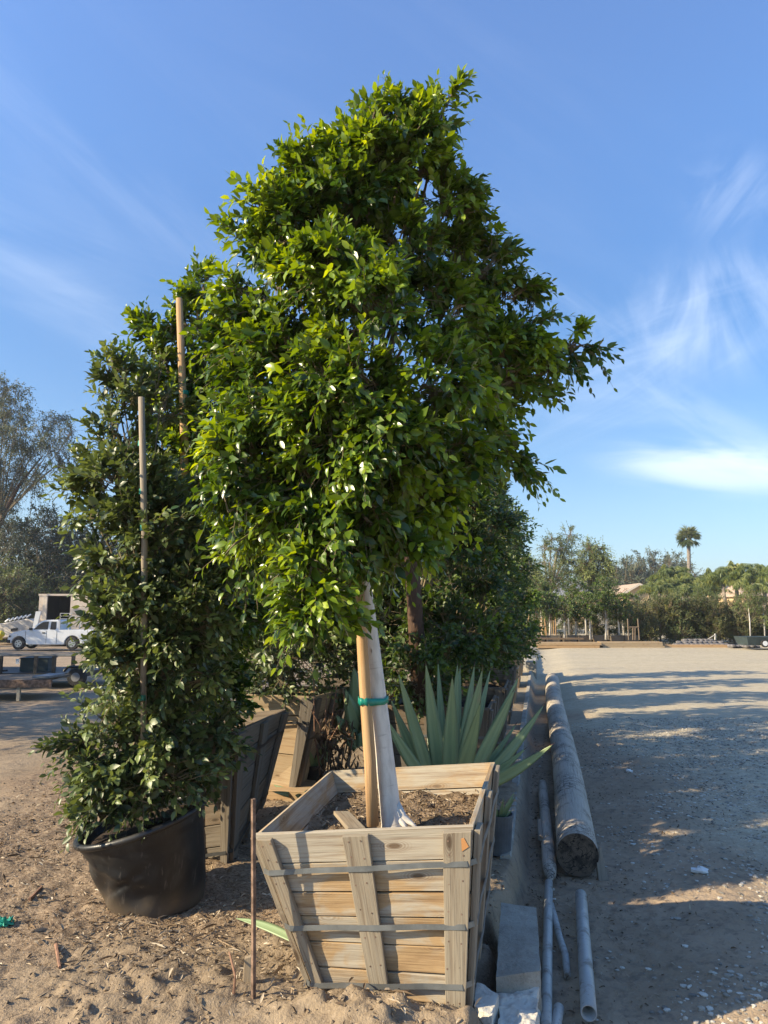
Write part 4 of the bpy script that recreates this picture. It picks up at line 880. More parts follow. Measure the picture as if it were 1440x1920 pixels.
for k in range(9):
    a = k*2.4; m = MB(); sm = MB(); q = .10+.02*(k % 3); agave_leaf(m, sm, (b[0], b[1], .2), (b[0]+q*math.cos(a)*.8, b[1]+q*math.sin(a)*.8, .26+.05*(k % 3)), .03, .0, .2, thick=.004); obj('leaf', m, M['agave'], s3, smooth=True)
b = smallpot('small black pot in front of the tilted crate', 588, 1478, .09, .2, M['pot_plastic'])
s4 = thing('agave', 'young dark agave in the small black pot before the tilted crate', 'agave', (b[0], b[1], .17))
for k in range(10):
    a = k*2.4+.4; m = MB(); sm = MB(); q = .18+.04*(k % 3); agave_leaf(m, sm, (b[0], b[1], .17), (b[0]+q*math.cos(a), b[1]+q*math.sin(a), .26+.10*(k % 3)), .05, .05, .0, thick=.006); obj('leaf', m, M['agave'], s4, smooth=True)
s5 = thing('agave', 'low flat agave on the earth beneath the small black pot', 'agave', G(560, 1500, 0))
for k in range(8):
    a = k*2.4+.4; b = G(565, 1500, 0); m = MB(); sm = MB(); q = .26; agave_leaf(m, sm, (b[0], b[1], .02), (b[0]+q*math.cos(a), b[1]+q*math.sin(a), .05+.05*(k % 3)), .05, .0, .0, thick=.006); obj('leaf', m, M['agave'], s5, smooth=True)
# dry stalks
ds = thing('dry_stalks', 'withered brown plant stalks standing before the shaded crates', 'dead plant', G(625, 1470, 0)); rr = random.Random(4)
for (x0, y0, x1, y1, x2, y2) in ((600, 1440, 590, 1380, 588, 1260), (620, 1430, 625, 1330, 632, 1285), (606, 1420, 600, 1360, 583, 1330), (640, 1440, 650, 1370, 645, 1300), (628, 1440, 610, 1350, 612, 1310), (655, 1430, 660, 1390, 648, 1350), (632, 1440, 640, 1400, 660, 1370), (615, 1440, 618, 1390, 640, 1350)):
    m = MB(); m.tube([P(x0, y0+30, 5.6), P(x0, y0, 5.6), P(x1, y1, 5.55), P(x2, y2, 5.5)], [.008, .007, .006, .003], 5); obj('stalk', m, M['dry_stem'], ds)
r = np.random.default_rng(5); N = 260; pts = np.array([P(x, y, 5.55) for x, y in zip(r.uniform(600, 662, N), r.uniform(1340, 1460, N))])
V, lo, si, ti = leaf_arrays(pts+r.normal(size=(N, 3))*.03, norm(r.normal(size=(N, 3))*.5+[0, 0, -1]), norm(r.normal(size=(N, 3))), r.uniform(.04, .11, N), r.random(N)*.4, LEAF8, r, .6, .6, .6)
meshobj('withered_leaves', make_mesh('withered_leaves', V-np.array(ds.location), loops=lo, sizes=si, tint=ti), M['litter'], ds)

# ------------------------------------------------------------------ things lying right of the crate
def rod(name, label, cat, a, b, r, mat, n=16, mid=None, hollow=False, endmat=None, r2=None):
    a, b = np.array(a), np.array(b); m = MB(); pts = [a]+([np.array(q) for q in mid] if mid else [a*(1-t)+b*t for t in (.25, .5, .75)])+[b]
    k = len(pts); rr = [r+((r2 or r)-r)*i/(k-1) for i in range(k)]; m.tube(pts, rr, n, caps=not hollow)
    t = thing(name, label, cat, a); o = obj('shaft' if cat == 'pole' else 'pipe', m, mat, t, smooth=False)
    for p in o.data.polygons: p.use_smooth = len(p.vertices) == 4
    if hollow: s = o.modifiers.new('s', 'SOLIDIFY'); s.thickness = r*.16; s.offset = -1
    return t, o
a = P(1083, 1604, 4.92); b = G(1035, 1277, -.10)
pole = thing('utility_pole', 'thick weathered grey wooden pole lying along the kerb', 'pole', a)
a = np.array(a); b = np.array(b); b[2] = gz1(b[0], b[1])+.14; a[2] = -.045
m = MB(); k = 40; pts = [a*(1-t)+b*t + np.array([.015*math.sin(t*7), 0, .008*math.sin(t*11)]) for t in np.linspace(0, 1, k)]; m.tube(pts, [.132+.022*t for t in np.linspace(0, 1, k)], 40, caps=False, wob=.03); obj('shaft', m, M['pole_wood'], pole, smooth=True)
for pt, rad, sg in ((pts[0], .132, -1), (pts[-1], .154, 1)):
    d = norm(pts[1]-pts[0]); s1 = norm(np.cross(d, [0, 0, 1])); s2 = np.cross(s1, d); m = MB(); nn = 40
    vs = [pt+d*sg*.001]+[pt+rad*(math.cos(2*math.pi*q/nn)*s1+math.sin(2*math.pi*q/nn)*s2) for q in range(nn)]
    uvv = [(0, 0)]+[(rad*math.cos(2*math.pi*q/nn), rad*math.sin(2*math.pi*q/nn)) for q in range(nn)]
    m.add(vs, [(0, 1+q, 1+(q+1) % nn) for q in range(nn)], [[uvv[0], uvv[1+q], uvv[1+(q+1) % nn]] for q in range(nn)]); obj('end_face', m, M['log_end'], pole)
# thin pointed post
a = G(1017, 1470, -.12); b = G(1030, 1622, -.14)
m = MB(); d = norm(b-a); m.tube([a, a*.5+b*.5, b, b+d*.16, b+d*.30], [.042, .045, .047, .04, .004], 14); tag(obj('pointed_post', m, M['pole_wood'], origin=a, smooth=True), 'slim wooden post with a pointed end lying left of the thick pole', 'post')
m = MB(); m.tube([G(1011, 1540, -.10), G(1014, 1572, -.10)], .02, 8); tag(obj('wood_scrap', m, M['grey_wood'], origin=G(1011, 1540, -.1)), 'short round wood stub beside the slim pointed post', 'wood stub')
p = G(1130, 1640, -.16); m = MB(); m.box8([p+np.array(q) for q in ((-.03, -.02, -.05), (.035, -.02, -.05), (.035, .02, -.05), (-.03, .02, -.05), (-.04, .0, .14), (-.005, .0, .17), (-.0, .035, .16), (-.04, .035, .14))], .3); tag(obj('wood_stake', m, M['grey_wood'], origin=p, bevel=.003), 'short split stake driven in beside the end of the thick pole', 'stake')
rod('plastic_pipe', 'long straight grey plastic pipe running from the pointed post', 'pipe', G(1029, 1655, -.13), G(1023, 1960, -.13), .024, M['pvc'])
rod('plastic_pipe', 'thick short grey pipe lying right of the others, open end near', 'pipe', G(1089, 1678, -.13), G(1104, 1900, -.12), .033, M['pvc'], hollow=True)
rod('plastic_pipe', 'crooked thin grey pipe half buried between the straight ones', 'pipe', G(1033, 1695, -.15), G(1064, 1830, -.17), .017, M['pvc'], mid=[G(1040, 1720, -.14), G(1050, 1760, -.14), G(1060, 1790, -.14)])
rod('plastic_pipe', 'stub of grey pipe at the bottom, right of the long pipe', 'pipe', G(1048, 1890, -.14), G(1036, 1960, -.14), .022, M['pvc'])
# broken concrete kerb pieces
def rockmesh(name, label, corners, mat, sub=3, jit=.012, cat='concrete'):
    m = MB(); m.box8(corners); cen = sum(np.array(q) for q in corners)/8
    o = obj(name, m, mat, origin=cen); s = o.modifiers.new('s', 'SUBSURF'); s.subdivision_type = 'SIMPLE'; s.levels = s.render_levels = 5
    tx = bpy.data.textures.new('rough_'+name, 'CLOUDS'); tx.noise_scale = .07; d = o.modifiers.new('d', 'DISPLACE'); d.texture = tx; d.strength = jit; d.mid_level = .5; d.texture_coords = 'LOCAL'
    for p in o.data.polygons: p.use_smooth = False
    return tag(o, label, cat)
def C8(tl, tr, br, bl, z, h):
    top = [G(*q, z) for q in (bl, br, tr, tl)]; return [t-np.array([0, 0, h]) for t in top]+top
rockmesh('concrete_slab', 'grey concrete kerb slab lying flat beside the near crate', C8((940, 1692), (1006, 1702), (1014, 1820), (930, 1832), .045, .2), M['concrete'], jit=.012)
rockmesh('concrete_chunk', 'rough broken concrete lump at the near end of the slab', C8((938, 1850), (1010, 1842), (1004, 1960), (935, 1960), -.02, .18), M['pale_concrete'], jit=.05)
cc_ = C8((895, 1842), (934, 1862), (922, 1905), (888, 1885), .03, .12); rockmesh('concrete_chunk', 'small pale broken concrete piece against the crate foot', cc_, M['pale_concrete'], jit=.02)

# ------------------------------------------------------------------ small things on the left
m = MB(); b = G(476, 1880, 0); t_ = P(475, 1498, 2.98); m.tube([b-np.array([0, 0, .05]), b*.5+t_*.5, t_], .0098, 4); tag(obj('metal_stake', m, M['rust'], origin=b), 'slim rusty metal stake standing at the left of the near crate', 'stake')
m = MB(); a_ = G(462, 1860, 0); e_ = P(468, 1795, 3.12)
m.box8([a_+np.array([-.018, -.01, -.03]), a_+np.array([.024, -.01, -.03]), a_+np.array([.02, .01, -.03]), a_+np.array([-.02, .01, -.03]), e_+np.array([-.02, -.01, 0]), e_+np.array([.015, -.01, .01]), e_+np.array([.01, .01, .01]), e_+np.array([-.02, .01, 0])], .5); tag(obj('wood_scrap', m, M['batten_wood'], origin=a_, bevel=.003), 'split wood piece standing behind the rusty stake', 'wood scrap')
for (pts, r_, lb) in (([(437, 1880), (441, 1840), (430, 1790)], .006, 'thin bare stick standing left of the rusty stake'), ([(205, 1742), (250, 1724), (300, 1732)], .004, 'curved dark root on the earth below the black pot'), ([(105, 1770), (112, 1812)], .008, 'dark short stick on the open dirt'), ([(410, 1755), (440, 1775), (465, 1800)], .004, 'thin twig on the dirt near the rusty stake'), ([(55, 1690), (78, 1672)], .009, 'dark bark scrap at the left edge of the dirt')):
    m = MB(); q = [G(x, y, 0)+np.array([0, 0, gz1(*G(x, y, 0)[:2])+r_*.8]) for x, y in pts]
    if lb.startswith('thin bare'): q = [G(437, 1880, 0), P(441, 1830, 3.05), P(430, 1785, 3.1)]
    m.tube(q, [r_, r_*.8, r_*.6][:len(q)], 6); tag(obj('stick', m, M['dry_stem'] if r_ > .005 else M['litter'], origin=q[0]), lb, 'stick')
m = MB(); r2 = random.Random(3); g_ = G(8, 1727, 0); zg = gz1(g_[0], g_[1])
for i in range(12): m.tube([g_+np.array([r2.uniform(-.03, .03), r2.uniform(-.02, .02), zg+.004]), g_+np.array([r2.uniform(-.04, .04), r2.uniform(-.03, .03), zg+.03]), g_+np.array([r2.uniform(-.05, .05), r2.uniform(-.03, .03), zg+.008])], [.006, .008, .004], 5)
tag(obj('tape_scrap', m, M['teal_plastic'], origin=g_), 'crumpled green tape scrap on the dirt at the left edge', 'tape scrap')
fl = thing('fallen_leaf', 'yellow-green fallen agave leaf beneath the crate left side', 'leaf', G(450, 1730, 0)); m = MB(); sm = MB(); agave_leaf(m, sm, P(548, 1760, 3.3), P(442, 1722, 3.45), 0.045, -.1, .35, face=np.array([.1, -.6, .8])); obj('blade', m, M['agave'], fl, smooth=True)
m = MB(); g_ = G(1160, 1642, -.1)
for (x, y, s) in ((1313, 1640, .05), (1180, 1448, .035)):
    g_ = G(x, y, -.12); m = MB(); m.ball((g_[0], g_[1], gz1(g_[0], g_[1])+.012), (s, s*.7, .02), 8, 5, jit=.6); tag(obj('paper_scrap', m, M['white_cloth'], origin=g_), 'crumpled white scrap on the shaded roadway' + (' nearer the camera' if y > 1500 else ', farther of two'), 'litter scrap')

# ------------------------------------------------------------------ trailer, deck and bins on the left
Yt = 15.0
tl_ = thing('utility_trailer', 'black utility trailer with side rails parked before the white pickup', 'trailer', P(60, 1284, Yt))
def pbox(mb, x0, y0, x1, y1, Ya, Yb, tint=.5):
    a, b = P(x0, y0, Ya), P(x1, y1, Ya); mb.box(((a[0]+b[0])/2, (Ya+Yb)/2, (a[2]+b[2])/2), (abs(b[0]-a[0]), Yb-Ya, abs(a[2]-b[2])), 0, tint)
m = MB(); pbox(m, -160, 1226.5, 140, 1230, Yt, Yt+.06); obj('top_rail', m, M['dull_metal'], tl_)
m = MB(); pbox(m, -160, 1226, 140, 1231, Yt+1.7, Yt+1.76); obj('top_rail', m, M['black_metal'], tl_)
m = MB(); pbox(m, -160, 1262, 150, 1271, Yt, Yt+1.76); obj('bed', m, M['black_metal'], tl_)
for x in (-90, 0, 66, 100, 136):
    for yy in (Yt+.005, Yt+1.7): m = MB(); pbox(m, x-2, 1231, x+2, 1262, yy, yy+.05); obj('rail_post', m, M['black_metal'], tl_)
m = MB(); a = P(150, 1268, Yt-.25)
for i, (dx, dy) in enumerate(((0, 0), (0, 2.05))):
    w = thing('x', 'x', 'x', (0, 0, 0)); bpy.data.objects.remove(w)
    cx_, cz_ = P(150, 1268, Yt)[0], P(150, 1268, Yt)[2]; yy = Yt-.22+dy
    wh = bpy.data.objects.new('wheel', None); COL.objects.link(wh); wh.parent = tl_; wh.location = tuple(np.array([cx_, yy, cz_])-np.array(tl_.location))
    m = MB(); m.tube([(cx_, yy, cz_), (cx_, yy+.03, cz_), (cx_, yy+.13, cz_), (cx_, yy+.16, cz_)], [.165, .185, .185, .165], 24); obj('tyre', m, M['rubber_and_shade'], wh)
    m = MB(); m.tube([(cx_, yy-.005, cz_), (cx_, yy+.165, cz_)], .09, 16); obj('rim', m, M['dull_metal'], wh)
m = MB(); q = P(150, 1252, Yt); m.tube([(q[0]-.26, Yt-.15, q[2]-.06), (q[0]-.18, Yt-.15, q[2]+.03), (q[0]+.18, Yt-.15, q[2]+.03), (q[0]+.26, Yt-.15, q[2]-.06)], .03, 6); obj('fender', m, M['black_metal'], tl_)
m = MB(); pbox(m, -20, 1256, 8, 1282, Yt+.4, Yt+.5); obj('jack', m, M['black_metal'], tl_)
fc = bpy.data.curves.new('lettering', 'FONT'); fc.body = 'BIGTEX'; fc.size = .10; fc.extrude = .003; fc.align_x = 'LEFT'; tmp_ = bpy.data.objects.new('tmp_text', fc); COL.objects.link(tmp_); bpy.context.view_layer.update(); fm_ = bpy.data.meshes.new_from_object(tmp_.evaluated_get(bpy.context.evaluated_depsgraph_get())); bpy.data.objects.remove(tmp_); fm_.materials.clear(); fm_.materials.append(M['yellow']); fo = bpy.data.objects.new('lettering', fm_); COL.objects.link(fo)
fo.parent = tl_; fo.location = tuple(P(53, 1270.5, Yt-.006)-np.array(tl_.location)); fo.rotation_euler = (math.pi/2, 0, 0)
for i, (x0, x1, lb) in enumerate(((37, 64, 'left of two dark green bins standing in the trailer'), (66, 88, 'right of two dark green bins standing in the trailer'))):
    t = thing('storage_bin', lb, 'bin', P((x0+x1)/2, 1262, Yt+.5), 'bins in the trailer'); a, b = P(x0, 1235, Yt+.4), P(x1, 1261.5, Yt+.4); zc = .28
    m = MB(); m.box(((a[0]+b[0])/2, Yt+.62, (a[2]+b[2])/2), (b[0]-a[0], .4, a[2]-b[2]), 0); obj('body', m, M['dark_bin'], t, bevel=.01)
    m = MB(); m.box(((a[0]+b[0])/2, Yt+.62, a[2]+.01), (b[0]-a[0]+.03, .43, .025), 0); obj('lid', m, M['dark_bin'], t, bevel=.008)
m = MB(); q = P(33, 1240, Yt-.02); m.box((q[0], Yt-.02, q[2]), (.07, .012, .10), 0, .5); tag(obj('tag', m, M['white_cloth'], origin=q), 'small white tag hanging from the trailer rail', 'tag')
# timber deck on a leg in front
dk = thing('flatbed_trailer', 'low flat timber deck with a steel edge and prop leg at the left', 'trailer', P(30, 1300, 13.2))
m = MB(); a = P(-160, 1279, 12.9); b = P(78, 1279, 12.9)
for i in range(7): m.box(((a[0]+b[0])/2, 12.95+.17*i, .33), (b[0]-a[0]+.0*i, .16, .04), 0, random.random()*.4)
obj('deck', m, M['shaded_old_wood'], dk); m = MB(); m.box(((a[0]+b[0])/2+.1, 12.85, .29), (b[0]-a[0]+.2, .05, .13), 0); obj('steel_edge', m, M['rust'], dk)
m = MB(); q = P(37, 1290, 12.9); m.box((q[0], 12.88, .12), (.055, .055, .25), 0); obj('prop_leg', m, M['concrete'], dk)
m = MB(); pbox(m, 60, 1268, 92, 1272, 12.95, 13.6); obj('end_plate', m, M['dull_metal'], dk)

# ------------------------------------------------------------------ pickup
Yk = 40.0
gk = gz1(-20, 41)
tp = thing('pickup_truck', 'white extended cab pickup with a metal bed rack parked side-on', 'pickup', (P(85, 1217, Yk)[0], Yk+.8, gk))
sx = Yk/F*1.0
ox, oy = P(85, 1218, Yk)[0], Yk; oz = P(85, 1218.5, Yk)[2]
def K(px, py): return np.array([ox+(px-85)*Yk/F*1.01, oz+(1218.5-py)*Yk/F*1.0])       # truck side outline in metres
def prism(mb, poly, y0, y1, inset=0.0):
    n = len(poly); vs = [(p[0], y0, p[1]) for p in poly]+[(p[0], y1, p[1]) for p in poly]
    fs = [tuple(range(n))[::-1] if False else tuple(range(n)), tuple(range(n, 2*n))[::-1]]+[(i, n+i, n+(i+1) % n, (i+1) % n) for i in range(n)]
    mb.add(vs, fs, [[(0, 0)]*len(f) for f in fs])
def arch(cx, cy, r, n=8, a0=180, a1=0): return [K(cx+r*math.cos(R(a0+(a1-a0)*i/n)), cy-r*math.sin(R(a0+(a1-a0)*i/n))) for i in range(n+1)]
body = [K(15, 1195), K(18, 1190), K(24, 1187), K(40, 1183.5), K(50, 1182.5), K(106, 1182), K(106, 1182), K(170, 1182), K(171, 1186), K(169, 1206)] + arch(133, 1207, 14.5, 10, 0, 180) + [K(118, 1209), K(49, 1209)] + arch(35, 1207, 13.5, 10, 0, 180) + [K(18, 1206), K(14, 1203)]
m = MB(); prism(m, body, Yk, Yk+1.65); obj('body', m, M['white_paint'], tp, bevel=.03)
m = MB(); cabp = [K(54, 1183), K(64, 1173), K(72, 1167), K(80, 1164), K(104, 1163.5), K(106, 1166), K(106.5, 1183)]; prism(m, cabp, Yk+.10, Yk+1.55); cab = obj('cab', m, M['white_paint'], tp, bevel=.04)
for poly in ([K(60, 1181.5), K(68, 1173), K(77, 1167.5), K(87, 1167), K(85.5, 1181.5)], [K(90, 1181.5), K(91.5, 1167), K(101, 1167), K(101, 1180), K(99, 1182)]):
    m = MB(); prism(m, poly, Yk+.093, Yk+.11); obj('window', m, M['glass'], tp)
for x in (47, 85, 104):
    m = MB(); pa, pb = K(x, 1184), K(x, 1207); m.box((pa[0], Yk-.002, (pa[1]+pb[1])/2), (.015, .01, pa[1]-pb[1])); obj('panel_gap', m, M['rubber_and_shade'], tp)
m = MB(); q = K(80, 1187.5); m.box((q[0], Yk-.01, q[1]), (.16, .03, .06)); obj('door_handle', m, M['rubber_and_shade'], tp)
m = MB(); q = K(57, 1180.5); m.box((q[0], Yk-.06, q[1]), (.16, .14, .12)); obj('mirror', m, M['rubber_and_shade'], tp, bevel=.02)
m = MB(); q = K(17, 1194); m.box((q[0]+.04, Yk+.12, q[1]), (.16, .24, .14)); obj('headlight', m, M['rim'], tp, bevel=.02)
m = MB(); q = K(17, 1203); m.box((q[0]+.0, Yk+.825, q[1]), (.22, 1.66, .2)); obj('bumper', m, M['rubber_and_shade'], tp, bevel=.03)
for cx_ in (35, 133):
    for yy in (Yk-.02, Yk+1.42):
        q = K(cx_, 1207); wh = bpy.data.objects.new('wheel', None); COL.objects.link(wh); wh.parent = tp; wh.location = tuple(np.array([q[0], yy, q[1]])-np.array(tp.location))
        m = MB(); m.tube([(q[0], yy, q[1]), (q[0], yy+.03, q[1]), (q[0], yy+.19, q[1]), (q[0], yy+.22, q[1])], [.31, .34, .34, .31], 28); obj('tyre', m, M['rubber_and_shade'], wh)
        m = MB(); m.tube([(q[0], yy-.012, q[1]), (q[0], yy+.1, q[1])], .195, 20); 
        obj('rim', m, M['rim'], wh)
        for k in range(5):
            m2 = MB(); a = 2*math.pi*k/5; m2.tube([(q[0]+.12*math.cos(a), yy-.016, q[1]+.12*math.sin(a)), (q[0]+.12*math.cos(a), yy-.01, q[1]+.12*math.sin(a))], .035, 8); obj('hub_hole', m2, M['rubber_and_shade'], wh)
m = MB()
for yy in (Yk+.1, Yk+1.5):
    for (x0, y0, x1, y1) in ((107, 1152, 168, 1152), (107, 1157, 168, 1157), (107, 1162, 168, 1162), (107, 1152, 107, 1182), (124, 1152, 124, 1182), (145, 1152, 145, 1182), (167, 1152, 167, 1182)):
        a, b = K(x0, y0), K(x1, y1); m.tube([(a[0], yy, a[1]), (b[0], yy, b[1])], .018, 5)
for x in (107, 145, 167): a = K(x, 1152); m.tube([(a[0], Yk+.1, a[1]), (a[0], Yk+1.5, a[1])], .018, 5)
obj('bed_rack', m, M['rack_metal'], tp)

# ------------------------------------------------------------------ storage box, camper shell
Yb = 46.0
bx = thing('cargo_box', 'weathered white cargo box with an open dark side behind the pickup', 'container', P(120, 1205, Yb))
def bpx(x, y): q = P(x, y, Yb); return q[0], q[2]
def bslab(name, x0, y0, x1, y1, Ya, Yb_, mat): 
    m = MB(); a = bpx(x0, y0); b = bpx(x1, y1); m.box(((a[0]+b[0])/2, (Ya+Yb_)/2, (a[1]+b[1])/2), (abs(b[0]-a[0]), Yb_-Ya, abs(a[1]-b[1]))); obj(name, m, mat, bx)
bslab('side_wall', 74, 1117, 83.5, 1208, Yb, Yb+.08, M['rusty_white']); bslab('side_wall', 133, 1117, 196, 1208, Yb, Yb+.08, M['rusty_white'])
bslab('roof', 73, 1113.5, 197, 1117, Yb-.03, Yb+2.4, M['rusty_white']); bslab('floor', 74, 1200, 196, 1208, Yb+.08, Yb+2.3, M['shaded_old_wood'])
bslab('back_wall', 74, 1117, 196, 1208, Yb+2.3, Yb+2.38, M['rubber_and_shade']); bslab('end_wall', 74, 1117, 76, 1200, Yb+.08, Yb+2.3, M['rubber_and_shade']); bslab('end_wall', 194, 1117, 196, 1200, Yb+.08, Yb+2.3, M['rusty_white'])  # back and left walls blackened: the box's inner shade is in their colour
bslab('corner_post', 81.5, 1117, 84, 1200, Yb-.04, Yb-.0, M['fascia']); bslab('shelf', 84, 1160, 132, 1162, Yb+1.6, Yb+2.3, M['shaded_old_wood'])
m = MB(); q = P(66, 1165, 44); q2 = P(60, 1195, 44); m.box8([q2+[-.1, 0, 0], q2+[.12, 0, 0], q2+[.12, .1, 0], q2+[-.1, .1, 0], q+[0, 0, .6], q+[.3, 0, .6], q+[.3, .1, .6], q+[0, .1, .6]], .5); tag(obj('white_panel', m, M['white_paint'], origin=q2), 'white panel leaning on the cargo box behind the pickup hood', 'panel')
cs = thing('camper_shell', 'dusty white camper body stored left of the cargo box', 'camper', P(30, 1200, 48))
m = MB(); q = [P(x, y, 48) for x, y in ((-30, 1200), (62, 1190), (64, 1165), (50, 1160), (8, 1168), (-30, 1172))]; prism(m, [(p[0], p[2]) for p in q], 48, 50.2); obj('shell', m, M['dusty_white'], cs, bevel=.05)
m = MB(); q = [P(x, y, 47.98) for x, y in ((20, 1184), (33, 1182), (33, 1177), (20, 1179))]; prism(m, [(p[0], p[2]) for p in q], 47.97, 48.02); obj('window', m, M['glass'], cs)
m = MB()
for i in range(6): a, b = P(10+i*8, 1166-i*1.6, 48.2), P(18+i*8, 1160-i*1.6, 48.2); m.tube([a, b], .06, 5)
obj('roof_rack', m, M['white_paint'], cs)
m = MB(); q = P(2, 1189, 43); m.ball(q, (.22, .2, .2), 10, 7, jit=.15); 
m.box((q[0]-.3, 43, q[2]-.22), (.6, .4, .25)); tag(obj('yellow_machine', m, M['yellow'], origin=q), 'yellow machine part at the left picture edge by the pickup nose', 'machine')

# ------------------------------------------------------------------ trees at left back
def blob_tree(name, label, cat, base, h, w, seed, n, leafmat, leaf, levels=3, trunk_r=.2, open_=0.5, group=None, lo=.3, droop=.3, tintb=(.1, .8), per=8, tl=None, lean=0, barkmat=None, up=.3, nb=14, flat=.8):
    rr = random.Random(seed); b = np.array(base, float); cl = []
    for i in range(nb):
        f = rr.random(); z = lo*h+(1-lo)*h*(0.08+.86*f); rad = w/2*math.sin(math.pi*(0.18+.74*f))**.7
        a = rr.uniform(0, 6.28); q = rad*math.sqrt(rr.random())*.85
        s = w*rr.uniform(.13, .24)*open_*2
        cl.append((b+np.array([q*math.cos(a)+lean*f, q*math.sin(a), z]), np.array([s, s, s*flat]), 1.0))
    tlx = tl or (leaf*2.5, leaf*6)
    return plant(name, label, cat, base, cl, leafmat, barkmat or M['grey_bark'], group, trunk=[(b-np.array([0, 0, .2]), trunk_r), (b+np.array([0, 0, lo*h*.7]), trunk_r*.8), (b+np.array([lean*.4, 0, h*.6]), trunk_r*.5), (b+np.array([lean*.8, 0, h*.88]), trunk_r*.1)],
                 limb_r=trunk_r*.34, limb_from=b+np.array([0, 0, lo*h*.75]), fol=dict(twigs=n, per=per, leaf=leaf, tl=tlx, up=up, droop=droop, seed=seed, tmpl=LEAF4, tintb=tintb, sel=.4, twigr=leaf*.05, rfrac=(.15, 1.0)))
def at(px, Y, z=None): p = P(px, 1150, Y); return (p[0], Y, -.55 if z is None else z)
# eucalyptus with open drooping crown
def px_tree(name, label, cat, basepx, Y, cls, trunkpts, n, leafmat, leaf, seed, group=None, per=8, droop=.6, tl=None, bark=None, tintb=(.1, .8), up=.1, limb_r=.09, limb_from=None, rfrac=(.2, 1.0)):
    b = at(basepx, Y); cl = [clump(x, y, rx, ry, Y+dy, None, 1.0) for (x, y, rx, ry, dy) in cls]
    return plant(name, label, cat, b, cl, leafmat, bark or M['grey_bark'], group, trunk=[(P(x, y, Y), r) for x, y, r in trunkpts], limb_r=limb_r, limb_from=P(*limb_from, Y) if limb_from else np.array(b)+[0, 0, 3],
                 fol=dict(twigs=n, per=per, leaf=leaf, tl=tl or (leaf*3, leaf*7), up=up, droop=droop, seed=seed, tmpl=LEAF4, tintb=tintb, sel=.3, twigr=leaf*.04, rfrac=rfrac, shrink=.8))
px_tree('eucalyptus_tree', 'tall open grey-leaved tree against the sky at the left edge', 'tree', -20, 55,
        [(15, 730, 40, 28, 0), (35, 770, 28, 30, 1), (-10, 780, 45, 50, 2), (20, 820, 40, 30, -1), (75, 810, 28, 25, 0), (105, 790, 30, 22, 1), (130, 815, 22, 22, 0), (95, 840, 35, 22, -1), (50, 860, 35, 30, 0), (10, 890, 40, 40, 1), (60, 905, 30, 20, 0), (-30, 900, 50, 60, 0), (0, 950, 35, 40, 1), (140, 845, 14, 16, 0), (110, 870, 18, 14, 0), (15, 1000, 30, 30, 0), (-60, 820, 50, 70, 0)],
        [(-40, 1190, .36), (-25, 1050, .30), (0, 980, .2), (35, 910, .11), (80, 855, .04)], 3200, M['grey_leaf'], .20, 61, tintb=(.0, .7), limb_from=(0, 975), limb_r=.075, droop=.8, bark=M['brown_bark'])
for (bpx_, Y, h, w, s, lb, mt) in ((-20, 62, 9.6, 11, 71, 'dark bushy tree at the left edge below the tall grey tree', 'dark_leaf'), (62, 58, 9.4, 9.5, 72, 'dark spreading tree directly behind the cargo box', 'dark_leaf'), (125, 61, 9.2, 9, 73, 'dark tree just left of the potted shrub, beyond the cargo box', 'dark_leaf'), (200, 60, 8.5, 9, 74, 'dark tree mostly hidden behind the potted shrub', 'dark_leaf'),
                                (20, 54, 4.8, 6.5, 75, 'lower olive bush behind the camper body', 'far_leaf'), (-60, 54, 5.0, 6, 76, 'lower olive bush cut by the left picture edge', 'far_leaf')):
    blob_tree('broadleaf_tree', lb, 'tree', at(bpx_, Y), h, w, s, 2600, M[mt], .26 if mt == 'dark_leaf' else .2, open_=.75, lo=.12, group='trees behind the parked pickup', droop=.5, tl=(.5, 1.4), nb=18)
for i, (px_, Y, s) in enumerate(((330, 62, 81), (450, 60, 82), (560, 64, 83), (660, 62, 84), (930, 60, 85), (800, 63, 86))):
    blob_tree('broadleaf_tree', ['far tree glimpsed between the left shrubs', 'far tree glimpsed left of the tilted crate tree', 'far tree behind the tilted crate tree', 'far tree behind the pale trunk', 'far tree behind the last column trees', 'far tree behind the brown trunk'][i], 'tree', at(px_, Y), 6.5, 8, s, 1200, M['dark_leaf'], .26, open_=.8, lo=.1, group='far trees glimpsed between the crate trees', droop=.5, tl=(.5, 1.2), nb=12)

# ------------------------------------------------------------------ right background
gb = -.45
def zg(Y): return -.11*float(sstep(60, 20, np.array([Y]))[0])
# standard trees in boxes
def standard_tree(label, px, Y, htr, hcr, w, seed, n, stake=True, group='young trees in boxes along the far side of the yard'):
    z0 = zg(Y); b = np.array([P(px, 1150, Y)[0], Y, z0]); rr = random.Random(seed); cl = []
    for i in range(9):
        a = rr.uniform(0, 6.28); q = w*.27*math.sqrt(rr.random()); z = htr+(hcr-htr)*rr.uniform(.2, .85)
        cl.append((b+np.array([q*math.cos(a), q*math.sin(a), z]), np.array([w*.27, w*.27, (hcr-htr)*.26]), 1.0))
    t = plant('standard_tree', label, 'tree', b, cl, M['hedge_leaf'], M['pale_bark'], group, trunk=[(b+[0, 0, .3], .055), (b+[rr.uniform(-.05, .05), 0, htr], .04), (b+[0, 0, htr+(hcr-htr)*.6], .02)], limb_r=.016, limb_from=b+[0, 0, htr*.9],
                 fol=dict(twigs=n, per=8, leaf=.10, tl=(.15, .32), up=.3, droop=.2, seed=seed, tmpl=LEAF4, tintb=(.05, .95), sel=.3, twigr=.004, rfrac=(.2, 1.0), shrink=.9))
    if stake:
        m = MB(); m.tube([b+[.10, -.06, .3], b+[.07, -.06, htr+.4]], .02, 6); obj('stake', m, M['grey_wood'], t)
    return t
